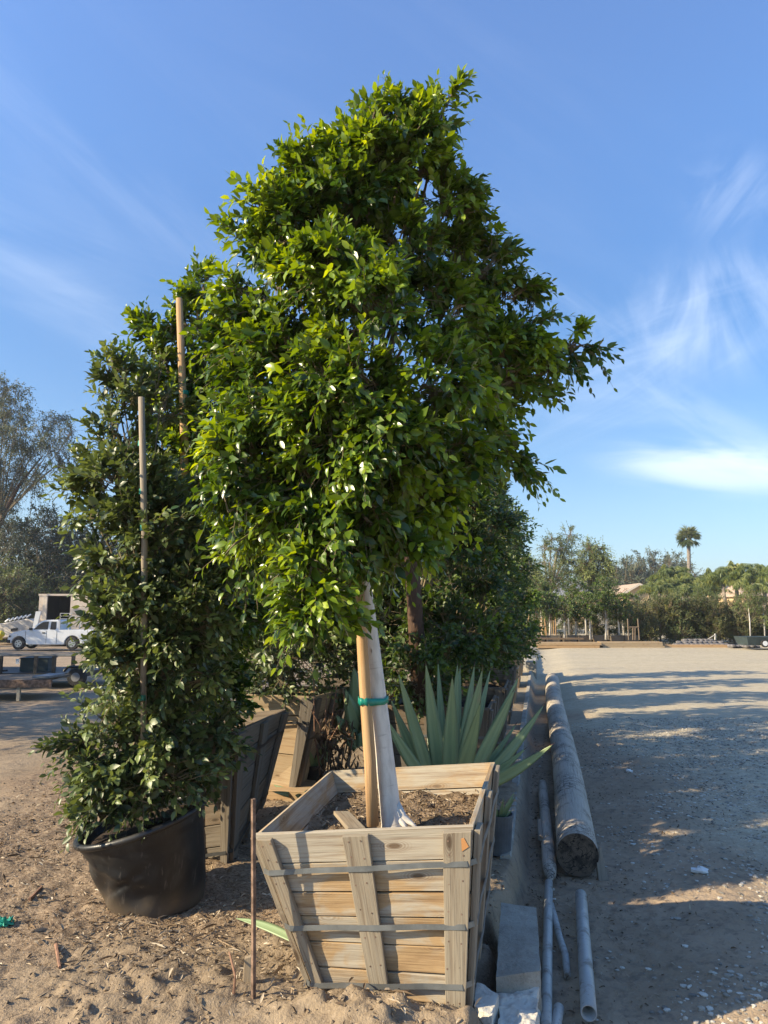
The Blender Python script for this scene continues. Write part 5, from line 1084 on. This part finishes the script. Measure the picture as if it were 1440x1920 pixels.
row1 = [(1004, 36), (1030, 36.6), (1057, 36), (1078, 37), (1105, 36), (1134, 35.8), (1160, 36.4)]
names = ['first', 'second', 'third', 'fourth', 'fifth', 'sixth', 'seventh']
for i, (px_, Y) in enumerate(row1):
    standard_tree(f'small round-headed tree on the far side, {names[i]} from the last crates', px_, Y, 1.25, 2.5, 1.7, 100+i, 420)
for i, (px_, Y, h) in enumerate(((1015, 39.5, 3.4), (1066, 40, 3.6), (1098, 39.5, 3.1), (1138, 40, 3.6), (1168, 39.5, 2.45))):
    standard_tree(['taller round tree behind the first small far tree', 'tallest round tree in the left half of the far row', 'lower round tree between the two tall far ones', 'tall round tree in front of the big dark tree', 'round tree at the hedge end of the far row'][i], px_, Y, 1.7, h, 2.3, 120+i, 480, stake=False)
for i, px_ in enumerate((1004, 1032, 1062, 1090, 1118, 1148, 1176)):
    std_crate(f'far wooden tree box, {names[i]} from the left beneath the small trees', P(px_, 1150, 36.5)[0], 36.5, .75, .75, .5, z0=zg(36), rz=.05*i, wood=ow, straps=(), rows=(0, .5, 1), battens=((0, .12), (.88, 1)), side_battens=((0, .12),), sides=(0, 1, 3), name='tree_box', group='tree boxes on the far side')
# bamboo stakes
for i in range(14):
    px_ = 1003+i*3.1; Y = 38.5+.3*(i % 3); x = P(px_, 1150, Y)[0]; m = MB(); m.tube([(x, Y, zg(Y)), (x+random.uniform(-.1, .1), Y, 1.45+random.uniform(-.3, .1))], .022, 5)
    tag(obj('bamboo_stake', m, M['stake_wood'], origin=(x, Y, zg(Y))), 'thin yellow bamboo stake among the far small trees', 'stake', 'bamboo stakes behind the far tree boxes')
# leaning stick by the last crates
m = MB(); m.tube([P(985, 1210, 21), P(994, 1152, 21)], .04, 6); tag(obj('leaning_stake', m, M['timber'], origin=P(985, 1210, 21)), 'pale stake leaning up beside the last crates of the kerb row', 'stake')
for i, (x0, y0, x1, y1, Y) in enumerate(((938, 1198, 956, 1262, 14.2), (960, 1183, 975, 1240, 17.0))):
    m = MB(); a, b = P(x1-8, y0, Y), P(x0+8, y1, Y); s1 = np.array([.06, 0, 0]); m.box8([b-s1, b+s1, b+s1+[0, .1, 0], b-s1+[0, .1, 0], a-s1, a+s1, a+s1+[0, .1, 0], a-s1+[0, .1, 0]], .7)
    tag(obj('leaning_board', m, M['timber'], origin=b), ['orange board leaning on a crate near the kerb end', 'grey board leaning on the last crate of the kerb row'][i], 'board')
# timber stacks
def lumber(label, x0, x1, y0, y1, Y, dep, nl, nw, mat, slope=0):
    a, b = P(x0, y0, Y), P(x1, y1, Y); t = thing('lumber_stack', label, 'lumber', ((a[0]+b[0])/2, Y, b[2]), 'lumber stacks across the yard'); hh = (a[2]-b[2])/nl
    for l in range(nl):
        for w_ in range(nw):
            m = MB(); j = random.uniform(-.06, .06); m.box(((a[0]+b[0])/2+j, Y+dep*(w_+.5)/nw, b[2]+hh*(l+.5)), (b[0]-a[0], dep/nw-.012, hh-.012), 0, random.random()*.8); obj('board', m, mat, t)
    return t
lumber('long brown lumber stack nearest the kerb end', 986, 1127, 1204.5, 1215.5, 33.8, .8, 2, 4, M['timber'])
lumber('tan lumber stack in the middle of the far timber line', 1127.5, 1244, 1203.5, 1215, 34, .8, 3, 4, M['timber'])
lumber('thin orange boards at the right end of the timber line', 1236, 1366, 1209, 1214.5, 34.2, .5, 1, 3, M['stake_wood'])
lumber('thin grey boards lying behind the brown lumber stack', 988, 1096, 1196, 1199.5, 35, .5, 1, 3, M['shaded_old_wood'])
# sandbags
r2 = random.Random(12); nsb = 0
sbp = [(1268+i*9.2, 1209, 35.3) for i in range(11)]+[(1273+i*9.5, 1204.5, 35.6) for i in range(9)]+[(1284+i*9.5, 1200.5, 35.9) for i in range(6)]+[(1372+i*9, 1211+(i % 2)*1.5, 33.6+.2*(i % 3)) for i in range(6)]
for i, (px_, py_, Y) in enumerate(sbp):
    m = MB(); m.ball((0, 0, 0), (.15, .24, .075), 12, 8, jit=.12, sq=.75); q = P(px_, py_, Y)
    o = obj('sandbag', m, M['sandbag'], None, smooth=True, local=True); o.location = tuple(q); o.rotation_euler = (0, r2.uniform(-.2, .2), r2.uniform(-.5, .5))
    tag(o, 'grey filled bag in the pile right of the lumber' if i < 26 else 'grey filled bag strewn on the ground right of the bag pile', 'sandbag', 'piled grey sandbags' if i < 26 else 'sandbags strewn beside the pile')
m = MB(); m.tube([P(1325, 1200, 35.8), P(1341, 1190, 35.8)], .03, 5); m.tube([P(1341, 1200, 35.8), P(1341, 1188, 35.8)], .05, 5); tag(obj('standpipe', m, M['pvc'], origin=P(1341, 1200, 35.8)), 'pale pipe with a slanting brace rising behind the sandbags', 'pipe')
# ladder-like frame
m = MB()
for (x0, y0, x1, y1) in ((1179, 1200, 1177, 1160), (1199, 1200, 1196, 1160), (1178, 1176, 1197, 1176), (1187, 1200, 1187, 1176), (1191, 1200, 1191, 1176)): m.tube([P(x0, y0, 35), P(x1, y1, 35)], .035, 5)
tag(obj('wooden_frame', m, M['shaded_old_wood'], origin=P(1188, 1200, 35)), 'grey wooden frame standing between the far trees and hedge', 'frame')
# planter trough
pt = thing('planter_trough', 'dark metal cart trough with white wheel at the right edge', 'planter', P(1430, 1213, 33)); m = MB(); a, b = P(1398, 1194, 32), P(1475, 1210, 32)
m.box8([(a[0]+.1, 32, b[2]), (b[0], 32, b[2]), (b[0], 33, b[2]), (a[0]+.1, 33, b[2]), (a[0], 31.9, a[2]), (b[0]+.1, 31.9, a[2]), (b[0]+.1, 33.1, a[2]), (a[0], 33.1, a[2])]); obj('tub', m, M['dark_bin'], pt)
m = MB(); q = P(1435, 1206.5, 31.88); m.tube([q, q+np.array([0, .08, 0])], .17, 16); wq = obj('wheel', m, M['rubber_and_shade'], pt); m = MB(); m.tube([q-np.array([0, .01, 0]), q+np.array([0, .05, 0])], .11, 16); obj('hub', m, M['white_paint'], wq)
# hedge shrubs: individual multi-stem bushes
bases = []
def bush(label, px_, Y, h, w, seed, n, mat, group, leaf=.10):
    z0 = zg(Y); b = np.array([P(px_, 1150, Y)[0], Y, z0]); rr = random.Random(seed); cl = []
    for i in range(11):
        f = rr.random(); a = rr.uniform(0, 6.28); q = w*.30*math.sqrt(rr.random())*(1-.35*f)
        cl.append((b+np.array([q*math.cos(a), q*math.sin(a), h*(.12+.80*f)]), np.array([w*.24, w*.24, h*.16]), 1.0))
    return plant('hedge_shrub', label, 'shrub', b, cl, mat, M['grey_bark'], group, trunk=[(b, .05), (b+[0, 0, h*.4], .04), (b+[0, 0, h*.8], .015)], limb_r=.018, limb_from=b+[0, 0, h*.2],
                 fol=dict(twigs=n, per=8, leaf=leaf, tl=(.25, .6), up=.9, droop=.05, seed=seed, tmpl=LEAF4, tintb=(.0, 1.0), sel=.2, twigr=.004, rfrac=(.1, 1.0)))
proto = [bush('bronze-tipped bushy shrub at the left end of the far hedge', 1203, 37, 2.1, 2.3, 201, 720, M['bronze_leaf'], 'tall shrubs forming the far hedge'), ]
proto.append(bush('olive bushy shrub second in the far hedge', 1236, 37.5, 2.45, 2.4, 202, 720, M['bronze_leaf'], 'tall shrubs forming the far hedge'))
proto.append(bush('greener loose shrub third in the far hedge', 1264, 37, 2.5, 2.4, 203, 720, M['far_leaf'], 'tall shrubs forming the far hedge'))
labs = ['shrub behind the first of the far hedge', 'far hedge shrub above the left end of the sandbags', 'far hedge shrub above the middle of the sandbags', 'far hedge shrub above the right end of the sandbags', 'far hedge shrub left of the thin pale-stemmed tree', 'far hedge shrub behind the thin pale-stemmed tree', 'far hedge shrub cut by the right picture edge',
        'second-line hedge shrub below the tan gable', 'second-line hedge shrub right of the tan gable', 'second-line hedge shrub under the leaning palms', 'second-line hedge shrub under the lone tall palm', 'second-line hedge shrub below the light palms', 'second-line hedge shrub under the right palms', 'second-line hedge shrub at the right edge', 'far shrub behind the tall round tree', 'far shrub behind the lower round tree', 'far shrub behind the third small tree', 'far shrub behind the first small trees']
spots = [(1219, 39.6), (1290, 37.2), (1318, 37.6), (1346, 37), (1374, 37.5), (1402, 38), (1434, 37.4), (1196, 43), (1236, 43.5), (1262, 41), (1296, 40.5), (1330, 40), (1366, 40.4), (1405, 40), (1160, 42), (1120, 42), (1070, 42), (1020, 42)]
for i, ((px_, Y), lb) in enumerate(zip(spots, labs)):
    dup(proto[i % 3], (P(px_, 1150, Y)[0], Y, zg(Y)), rz=i*1.7, sc=(1.05, 1.05, random.uniform(.9, 1.08)) if i < 7 else ((.95, .95, .88) if i < 14 else (1, 1, .75)), label=lb)
for i, (px_, Y) in enumerate(((1404, 33.6), (1431, 34))):
    z0 = zg(Y)+.45; b = np.array([P(px_, 1150, Y)[0], Y, z0]); cl = [(b+np.array([q1, q2, z]), np.array([.38, .38, .3]), 1) for q1, q2, z in ((-.35, 0, 1.25), (.3, .1, 1.35), (0, -.1, 1.75), (-.15, .1, 2.05), (.35, 0, 1.0), (0, .2, 1.5))]
    plant('slender_tree', ['slender pale-stemmed tree in the left end of the trough', 'slender tree at the right edge in the trough'][i], 'tree', b, cl, M['far_leaf'], M['pale_bark'], 'slender trees in the trough', trunk=[(b, .03), (b+[.02, 0, .8], .025), (b+[0, 0, 1.5], .012)], limb_r=.014, limb_from=b+[.02, 0, .7],
          fol=dict(twigs=230, per=7, leaf=.09, tl=(.15, .4), up=.4, droop=.2, seed=300+i, tmpl=LEAF4, tintb=(.3, 1.0), sel=.2, twigr=.004, rfrac=(.1, 1.0)))
# tall trees behind the standards
px_tree('broadleaf_tree', 'tall loose green tree with pale limbs behind the far young trees', 'tree', 1040, 58, [(1035, 1010, 16, 12, 0), (1068, 1002, 16, 12, 1), (1050, 1030, 26, 18, 0), (1020, 1028, 12, 8, 0), (1030, 1055, 24, 18, 1), (1065, 1050, 24, 20, 0), (1045, 1080, 30, 18, -1), (1080, 1070, 20, 16, 1), (1000, 1080, 18, 20, 1), (1010, 1100, 25, 15, 0)],
        [(1036, 1190, .3), (1030, 1120, .22), (1040, 1060, .12), (1045, 1030, .05)], 1150, M['far_leaf'], .17, 401, droop=.35, tintb=(.1, .9), limb_from=(1033, 1110), limb_r=.08)
px_tree('broadleaf_tree', 'denser dark green tree right of the tall loose one', 'tree', 1115, 57, [(1105, 1030, 22, 14, 0), (1125, 1028, 14, 12, 1), (1100, 1055, 28, 18, 0), (1128, 1050, 20, 16, 0), (1110, 1080, 34, 18, 0), (1138, 1075, 14, 14, 0), (1120, 1105, 32, 15, 1)],
        [(1115, 1190, .3), (1112, 1120, .2), (1112, 1060, .1)], 1300, M['far_leaf'], .18, 402, droop=.4, tintb=(.3, 1.0), limb_from=(1113, 1110), limb_r=.08)
px_tree('broadleaf_tree', 'pale green tree just right of the last column trees', 'tree', 985, 55, [(990, 1060, 18, 20, 0), (1000, 1095, 22, 22, 0), (985, 1130, 25, 20, 0), (1020, 1130, 20, 12, 1)], [(990, 1190, .2), (992, 1110, .12), (993, 1060, .05)], 600, M['far_leaf'], .19, 403, tintb=(.4, 1.0), limb_from=(992, 1130), limb_r=.05)
for i, (px_, top, w, Y, s) in enumerate(((1188, 1062, 9, 120, 411), (1210, 1050, 13, 125, 412), (1240, 1048, 11, 122, 413), (1165, 1070, 8, 118, 414), (1262, 1060, 10, 130, 415))):
    z1 = P(px_, top, Y)[2]; b = at(px_, Y, -.6)
    blob_tree('broadleaf_tree', ['hazy grey tree left of the tan gable', 'largest hazy grey tree above the tan gable', 'hazy grey tree between the gable and the lone palm', 'hazy dark tree touching the dense tree on its left', 'hazy tree left of the lone tall palm trunk'][i], 'tree', b, z1+.6, w, s, 1100, M['grey_leaf'], .42, open_=.8, lo=.15, group='hazy trees behind the house', droop=.3, tl=(.8, 2.2), tintb=(0, .7), nb=16)
# house
hs = thing('house', 'tan single-storey house with a low tiled gable above the hedge', 'house', at(1205, 92, -.6)); Yh = 92
def HQ(x, y, dy=0): q = P(x, y, Yh); return (q[0], Yh+dy, q[2])
g = [HQ(1172, 1112), HQ(1197, 1098), HQ(1217, 1108), HQ(1217, 1160), HQ(1172, 1160)]
m = MB(); prism(m, [(p[0], p[2]) for p in g], Yh, Yh+9); obj('wall', m, M['stucco'], hs)
m = MB(); a, b, c_ = HQ(1164, 1115), HQ(1197, 1096), HQ(1222, 1109.5)
for p, q in ((a, b), (b, c_)):
    p, q = np.array(p), np.array(q); e = np.array([0, 9.6, 0]); f0 = np.array([0, -.5, 0]); h_ = np.array([0, 0, .16]); m.box8([p+f0, q+f0, q+e, p+e, p+f0+h_, q+f0+h_, q+e+h_, p+e+h_])
obj('roof', m, M['roof_tile'], hs)
m = MB(); 
for p, q in ((a, b), (b, c_)):
    p, q = np.array(p), np.array(q); f0 = np.array([0, -.56, -.12]); f1 = np.array([0, -.505, -.12]); h_ = np.array([0, 0, .3]); m.box8([p+f0, q+f0, q+f1, p+f1, p+f0+h_, q+f0+h_, q+f1+h_, p+f1+h_])
obj('fascia', m, M['fascia'], hs)
m = MB(); pbox(m, 1191, 1119.5, 1199, 1130, Yh-.05, Yh+.02); w_ = obj('window', m, M['glass'], hs); m = MB(); pbox(m, 1190, 1118.2, 1200, 1119.4, Yh-.08, Yh); obj('frame', m, M['fascia'], w_)
m = MB(); a, b = HQ(1218, 1108), HQ(1262, 1122); m.box8([(a[0], Yh+2, a[2]), (b[0], Yh+2, b[2]-.0), (b[0], Yh+8, b[2]+.6), (a[0], Yh+8, a[2]+.3), (a[0], Yh+2, a[2]+.15), (b[0], Yh+2, b[2]+.15), (b[0], Yh+8, b[2]+.8), (a[0], Yh+8, a[2]+.5)]); obj('roof', m, M['roof_tile'], hs)
for i, (x0, x1, y0, yp, lb, Y) in enumerate(((1085, 1112, 1118, 1106, 'brown roofed house glimpsed between the far tree crowns', 95), (1360, 1384, 1112, 1104, 'small grey-roofed house among the right palms', 98), (1395, 1475, 1118, 1090, 'reddish tiled house behind the palms at the right edge', 88), (1258, 1345, 1130, 1112, 'low tiled house behind the pale palm trunks', 96))):
    t = thing('house', lb, 'house', at((x0+x1)/2, Y, -.6)); q0, q1, qp = P(x0, y0, Y), P(x1, y0, Y), P((x0+x1)/2, yp, Y); m = MB()
    prism(m, [(q0[0], -.6), (q1[0], -.6), (q1[0], q1[2]), (q0[0], q0[2])], Y, Y+7); obj('wall', m, M['stucco'], t)
    m = MB(); vs = [(q0[0]-.4, Y-.4, q0[2]), (q1[0]+.4, Y-.4, q0[2]), (q1[0]+.4, Y+7.4, q0[2]), (q0[0]-.4, Y+7.4, q0[2]), (q0[0]+.8, Y+3.5, qp[2]), (q1[0]-.8, Y+3.5, qp[2])]
    fs = [(0, 1, 5, 4), (1, 2, 5), (2, 3, 4, 5), (3, 0, 4), (0, 3, 2, 1)]; m.add(vs, fs, [[(0, 0)]*len(f) for f in fs]); obj('roof', m, M['roof_tile'], t)
    m = MB(); m.box(((q0[0]+q1[0])/2, Y-.02, .9), (min(1.6, (q1[0]-q0[0])*.3), .06, 1.1)); obj('window', m, M['glass'], t)
# palms
def feather_palm(label, loc, h, n_fr, fl, seed, group):
    rr = np.random.default_rng(seed); t = thing('feather_palm', label, 'palm', loc, group); b = np.array(loc, float)
    m = MB(); m.tube([b, b+[0, 0, h*.5], b+[rr.uniform(-.2, .2), 0, h]], [.20, .17, .13], 10); obj('trunk', m, M['palm_trunk'], t, smooth=True)
    top = b+[0, 0, h]; Vs = []; Ls = []; Ss = []; Ts = []; off = 0; fm = MB()
    for k in range(n_fr):
        az = k*2.4+rr.uniform(-.3, .3); el = 1.42-1.05*(k/n_fr)+rr.uniform(-.1, .1); L = fl*rr.uniform(.85, 1.1); hd = np.array([math.cos(az), math.sin(az), 0])
        s = np.linspace(0, 1, 26); pts = top + (L*s*math.cos(el))[:, None]*hd*1.0 + (L*(s*math.sin(el)-0.62*s**2.3*(1.1-.2*math.sin(el))))[:, None]*np.array([0, 0, 1.0])
        fm.tube(pts[::4], [.03, .028, .024, .02, .015, .01, .006][:len(pts[::4])], 4)
        ft_ = .28*rr.normal(); tan = norm(np.gradient(pts, axis=0)); sd_ = norm(np.cross(tan, [0, 0, 1.0])+1e-6)
        for sg in (-1, 1):
            rep = 2; pp = np.repeat(pts[2:], rep, 0)+np.tile(np.linspace(0, 1, rep, endpoint=False), len(pts)-2)[:, None]*np.repeat(tan[2:], rep, 0)*L/26
            d = norm(np.repeat(sd_[2:], rep, 0)*sg*.9 + np.repeat(tan[2:], rep, 0)*.45 + np.array([0, 0, -1.25]) + rr.normal(size=(len(pp), 3))*.25)
            ln = np.repeat(.62*np.sin(np.pi*(.12+.80*s[2:]))**.7, rep)*fl/2.6
            V, lo, si, ti = leaf_arrays(pp, d, norm(rr.normal(size=(len(pp), 3))*.4+[0, 0, 1]), ln, np.clip(.45+ft_+.2*rr.normal(size=len(pp)), 0, 1), LEAF4, rr, .2, .5, .16)
            Vs.append(V); Ls.append(lo+off); Ss.append(si); Ts.append(ti); off += len(V)
    obj('rachis', fm, M['palm_leaf'], t)
    meshobj('fronds', make_mesh('fronds', np.vstack(Vs)-b, loops=np.concatenate(Ls), sizes=np.concatenate(Ss), tint=np.concatenate(Ts)), M['palm_leaf'], t); return t
def ptop(px_, py_, Y): return P(px_, py_, Y)[2]
gpalm = 'light green feather palms behind the hedge'
A = feather_palm('light feather palm just right of the tan gable', at(1238, 70, -.6), 4.2, 12, 2.5, 1, gpalm)
Bp = feather_palm('taller light feather palm below the lone tall palm', at(1278, 72, -.6), 4.7, 13, 2.7, 2, gpalm)
Cp = feather_palm('big arching feather palm near the right edge', at(1408, 66, -.6), 5.0, 13, 2.9, 3, gpalm)
ps_ = [(A, 1256, 71, 1.05, 'feather palm second right of the tan gable'), (Bp, 1300, 74, 1.0, 'feather palm just right of the lone palm trunk'), (A, 1262, 76, 1.35, 'higher feather palm left of the lone palm trunk'), (A, 1318, 70, 1.0, 'feather palm in the dip between the two palm groups'), (Bp, 1338, 72, .9, 'feather palm at the left of the right-hand group'), (Cp, 1362, 68, 1.0, 'tall feather palm rising in the right-hand group'), (Bp, 1385, 70, 1.2, 'feather palm in the middle of the right-hand group'), (Cp, 1436, 67, 1.05, 'feather palm cut by the right picture edge'), (A, 1345, 78, 1.3, 'palm at the back of the right-hand group'), (A, 1290, 67, .9, 'low feather palm in front of the lone palm trunk'), (A, 1420, 62, .95, 'low yellowish palm near the right edge'), (Bp, 1225, 80, .95, 'small palm partly behind the tan gable')]
for i, (src, px_, Y, s, lb) in enumerate(ps_): dup(src, at(px_, Y, -.6), rz=i*1.1, sc=s, label=lb)
# lone fan palm
fp = thing('fan_palm', 'lone tall fan palm standing above the tree line', 'palm', at(1292, 112, -.6)); Yf = 112; tb, tt_ = np.array(at(1292, Yf, -.6)), P(1291, 1006, Yf)
m = MB(); m.tube([tb, tb*.5+tt_*.5, tt_], [.34, .29, .27], 12); obj('trunk', m, M['palm_trunk'], fp, smooth=True)
rr = np.random.default_rng(8); Vs = []; Ls = []; Ss = []; Ts = []; off = 0
for k in range(46):
    az = rr.uniform(0, 6.28); el = rr.uniform(-.9, 1.3); hd = np.array([math.cos(az)*math.cos(el), math.sin(az)*math.cos(el), math.sin(el)]); o0 = tt_+hd*rr.uniform(.7, 1.15)-np.array([0, 0, .1])
    s1 = norm(np.cross(hd, [0, 0, 1.0])); s2 = np.cross(s1, hd); n = 16; a = np.linspace(-1.5, 1.5, n)
    d = norm(np.cos(a)[:, None]*hd+np.sin(a)[:, None]*s1+[0, 0, -.25]); V, lo, si, ti = leaf_arrays(np.repeat(o0[None], n, 0), d, np.repeat(s2[None], n, 0), np.full(n, 1.25)*rr.uniform(.8, 1.1, n), np.full(n, np.clip(.5+.4*math.sin(el)+.1*rr.normal(), 0, 1)), LEAF4, rr, .2, .3, .24)
    Vs.append(V); Ls.append(lo+off); Ss.append(si); Ts.append(ti); off += len(V)
meshobj('crown', make_mesh('crown', np.vstack(Vs)-np.array(fp.location), loops=np.concatenate(Ls), sizes=np.concatenate(Ss), tint=np.concatenate(Ts)), M['fan_leaf'], fp)

# ------------------------------------------------------------------ trees just outside the left of the picture: they shade the road there
for i, (x, y, h, w) in enumerate(((-10.0, 8.9, 4.6, 3.4), (-11.2, 11.4, 5.2, 4.0), (-12.4, 13.9, 5.4, 4.0), (-13.6, 16.6, 5.6, 4.2), (-26.4, 38.9, 5.2, 4.4), (-25.4, 36.2, 4.4, 4.0), (-28.2, 44.6, 6.0, 5.2))):
    blob_tree('yard_tree', 'bushy tree standing beyond the left picture edge, the ' + names[i] + ' of its row', 'tree', (x, y, 0), h, w, 500+i, 1100, M['hedge_leaf'], .14, open_=.9, lo=.1, group='trees left of the view', trunk_r=.08, tl=(.3, .7), nb=12)

# ------------------------------------------------------------------ haze
m = MB(); m.box((0, 560, 35.5), (2600, 1340, 77)); hz_ = obj('haze', m, None, origin=(0, 560, 35.5)); hz_['kind'] = 'stuff'
hm = bpy.data.materials.new('haze_air'); hm.use_nodes = True; hm.node_tree.nodes.clear()
ho = hm.node_tree.nodes.new('ShaderNodeOutputMaterial'); hv = hm.node_tree.nodes.new('ShaderNodeVolumePrincipled')
hv.inputs['Color'].default_value = (0.80, 0.88, 1.0, 1); hv.inputs['Density'].default_value = 0.0005; hv.inputs['Anisotropy'].default_value = 0.2
hm.node_tree.links.new(hv.outputs[0], ho.inputs['Volume']); hz_.data.materials.append(hm)
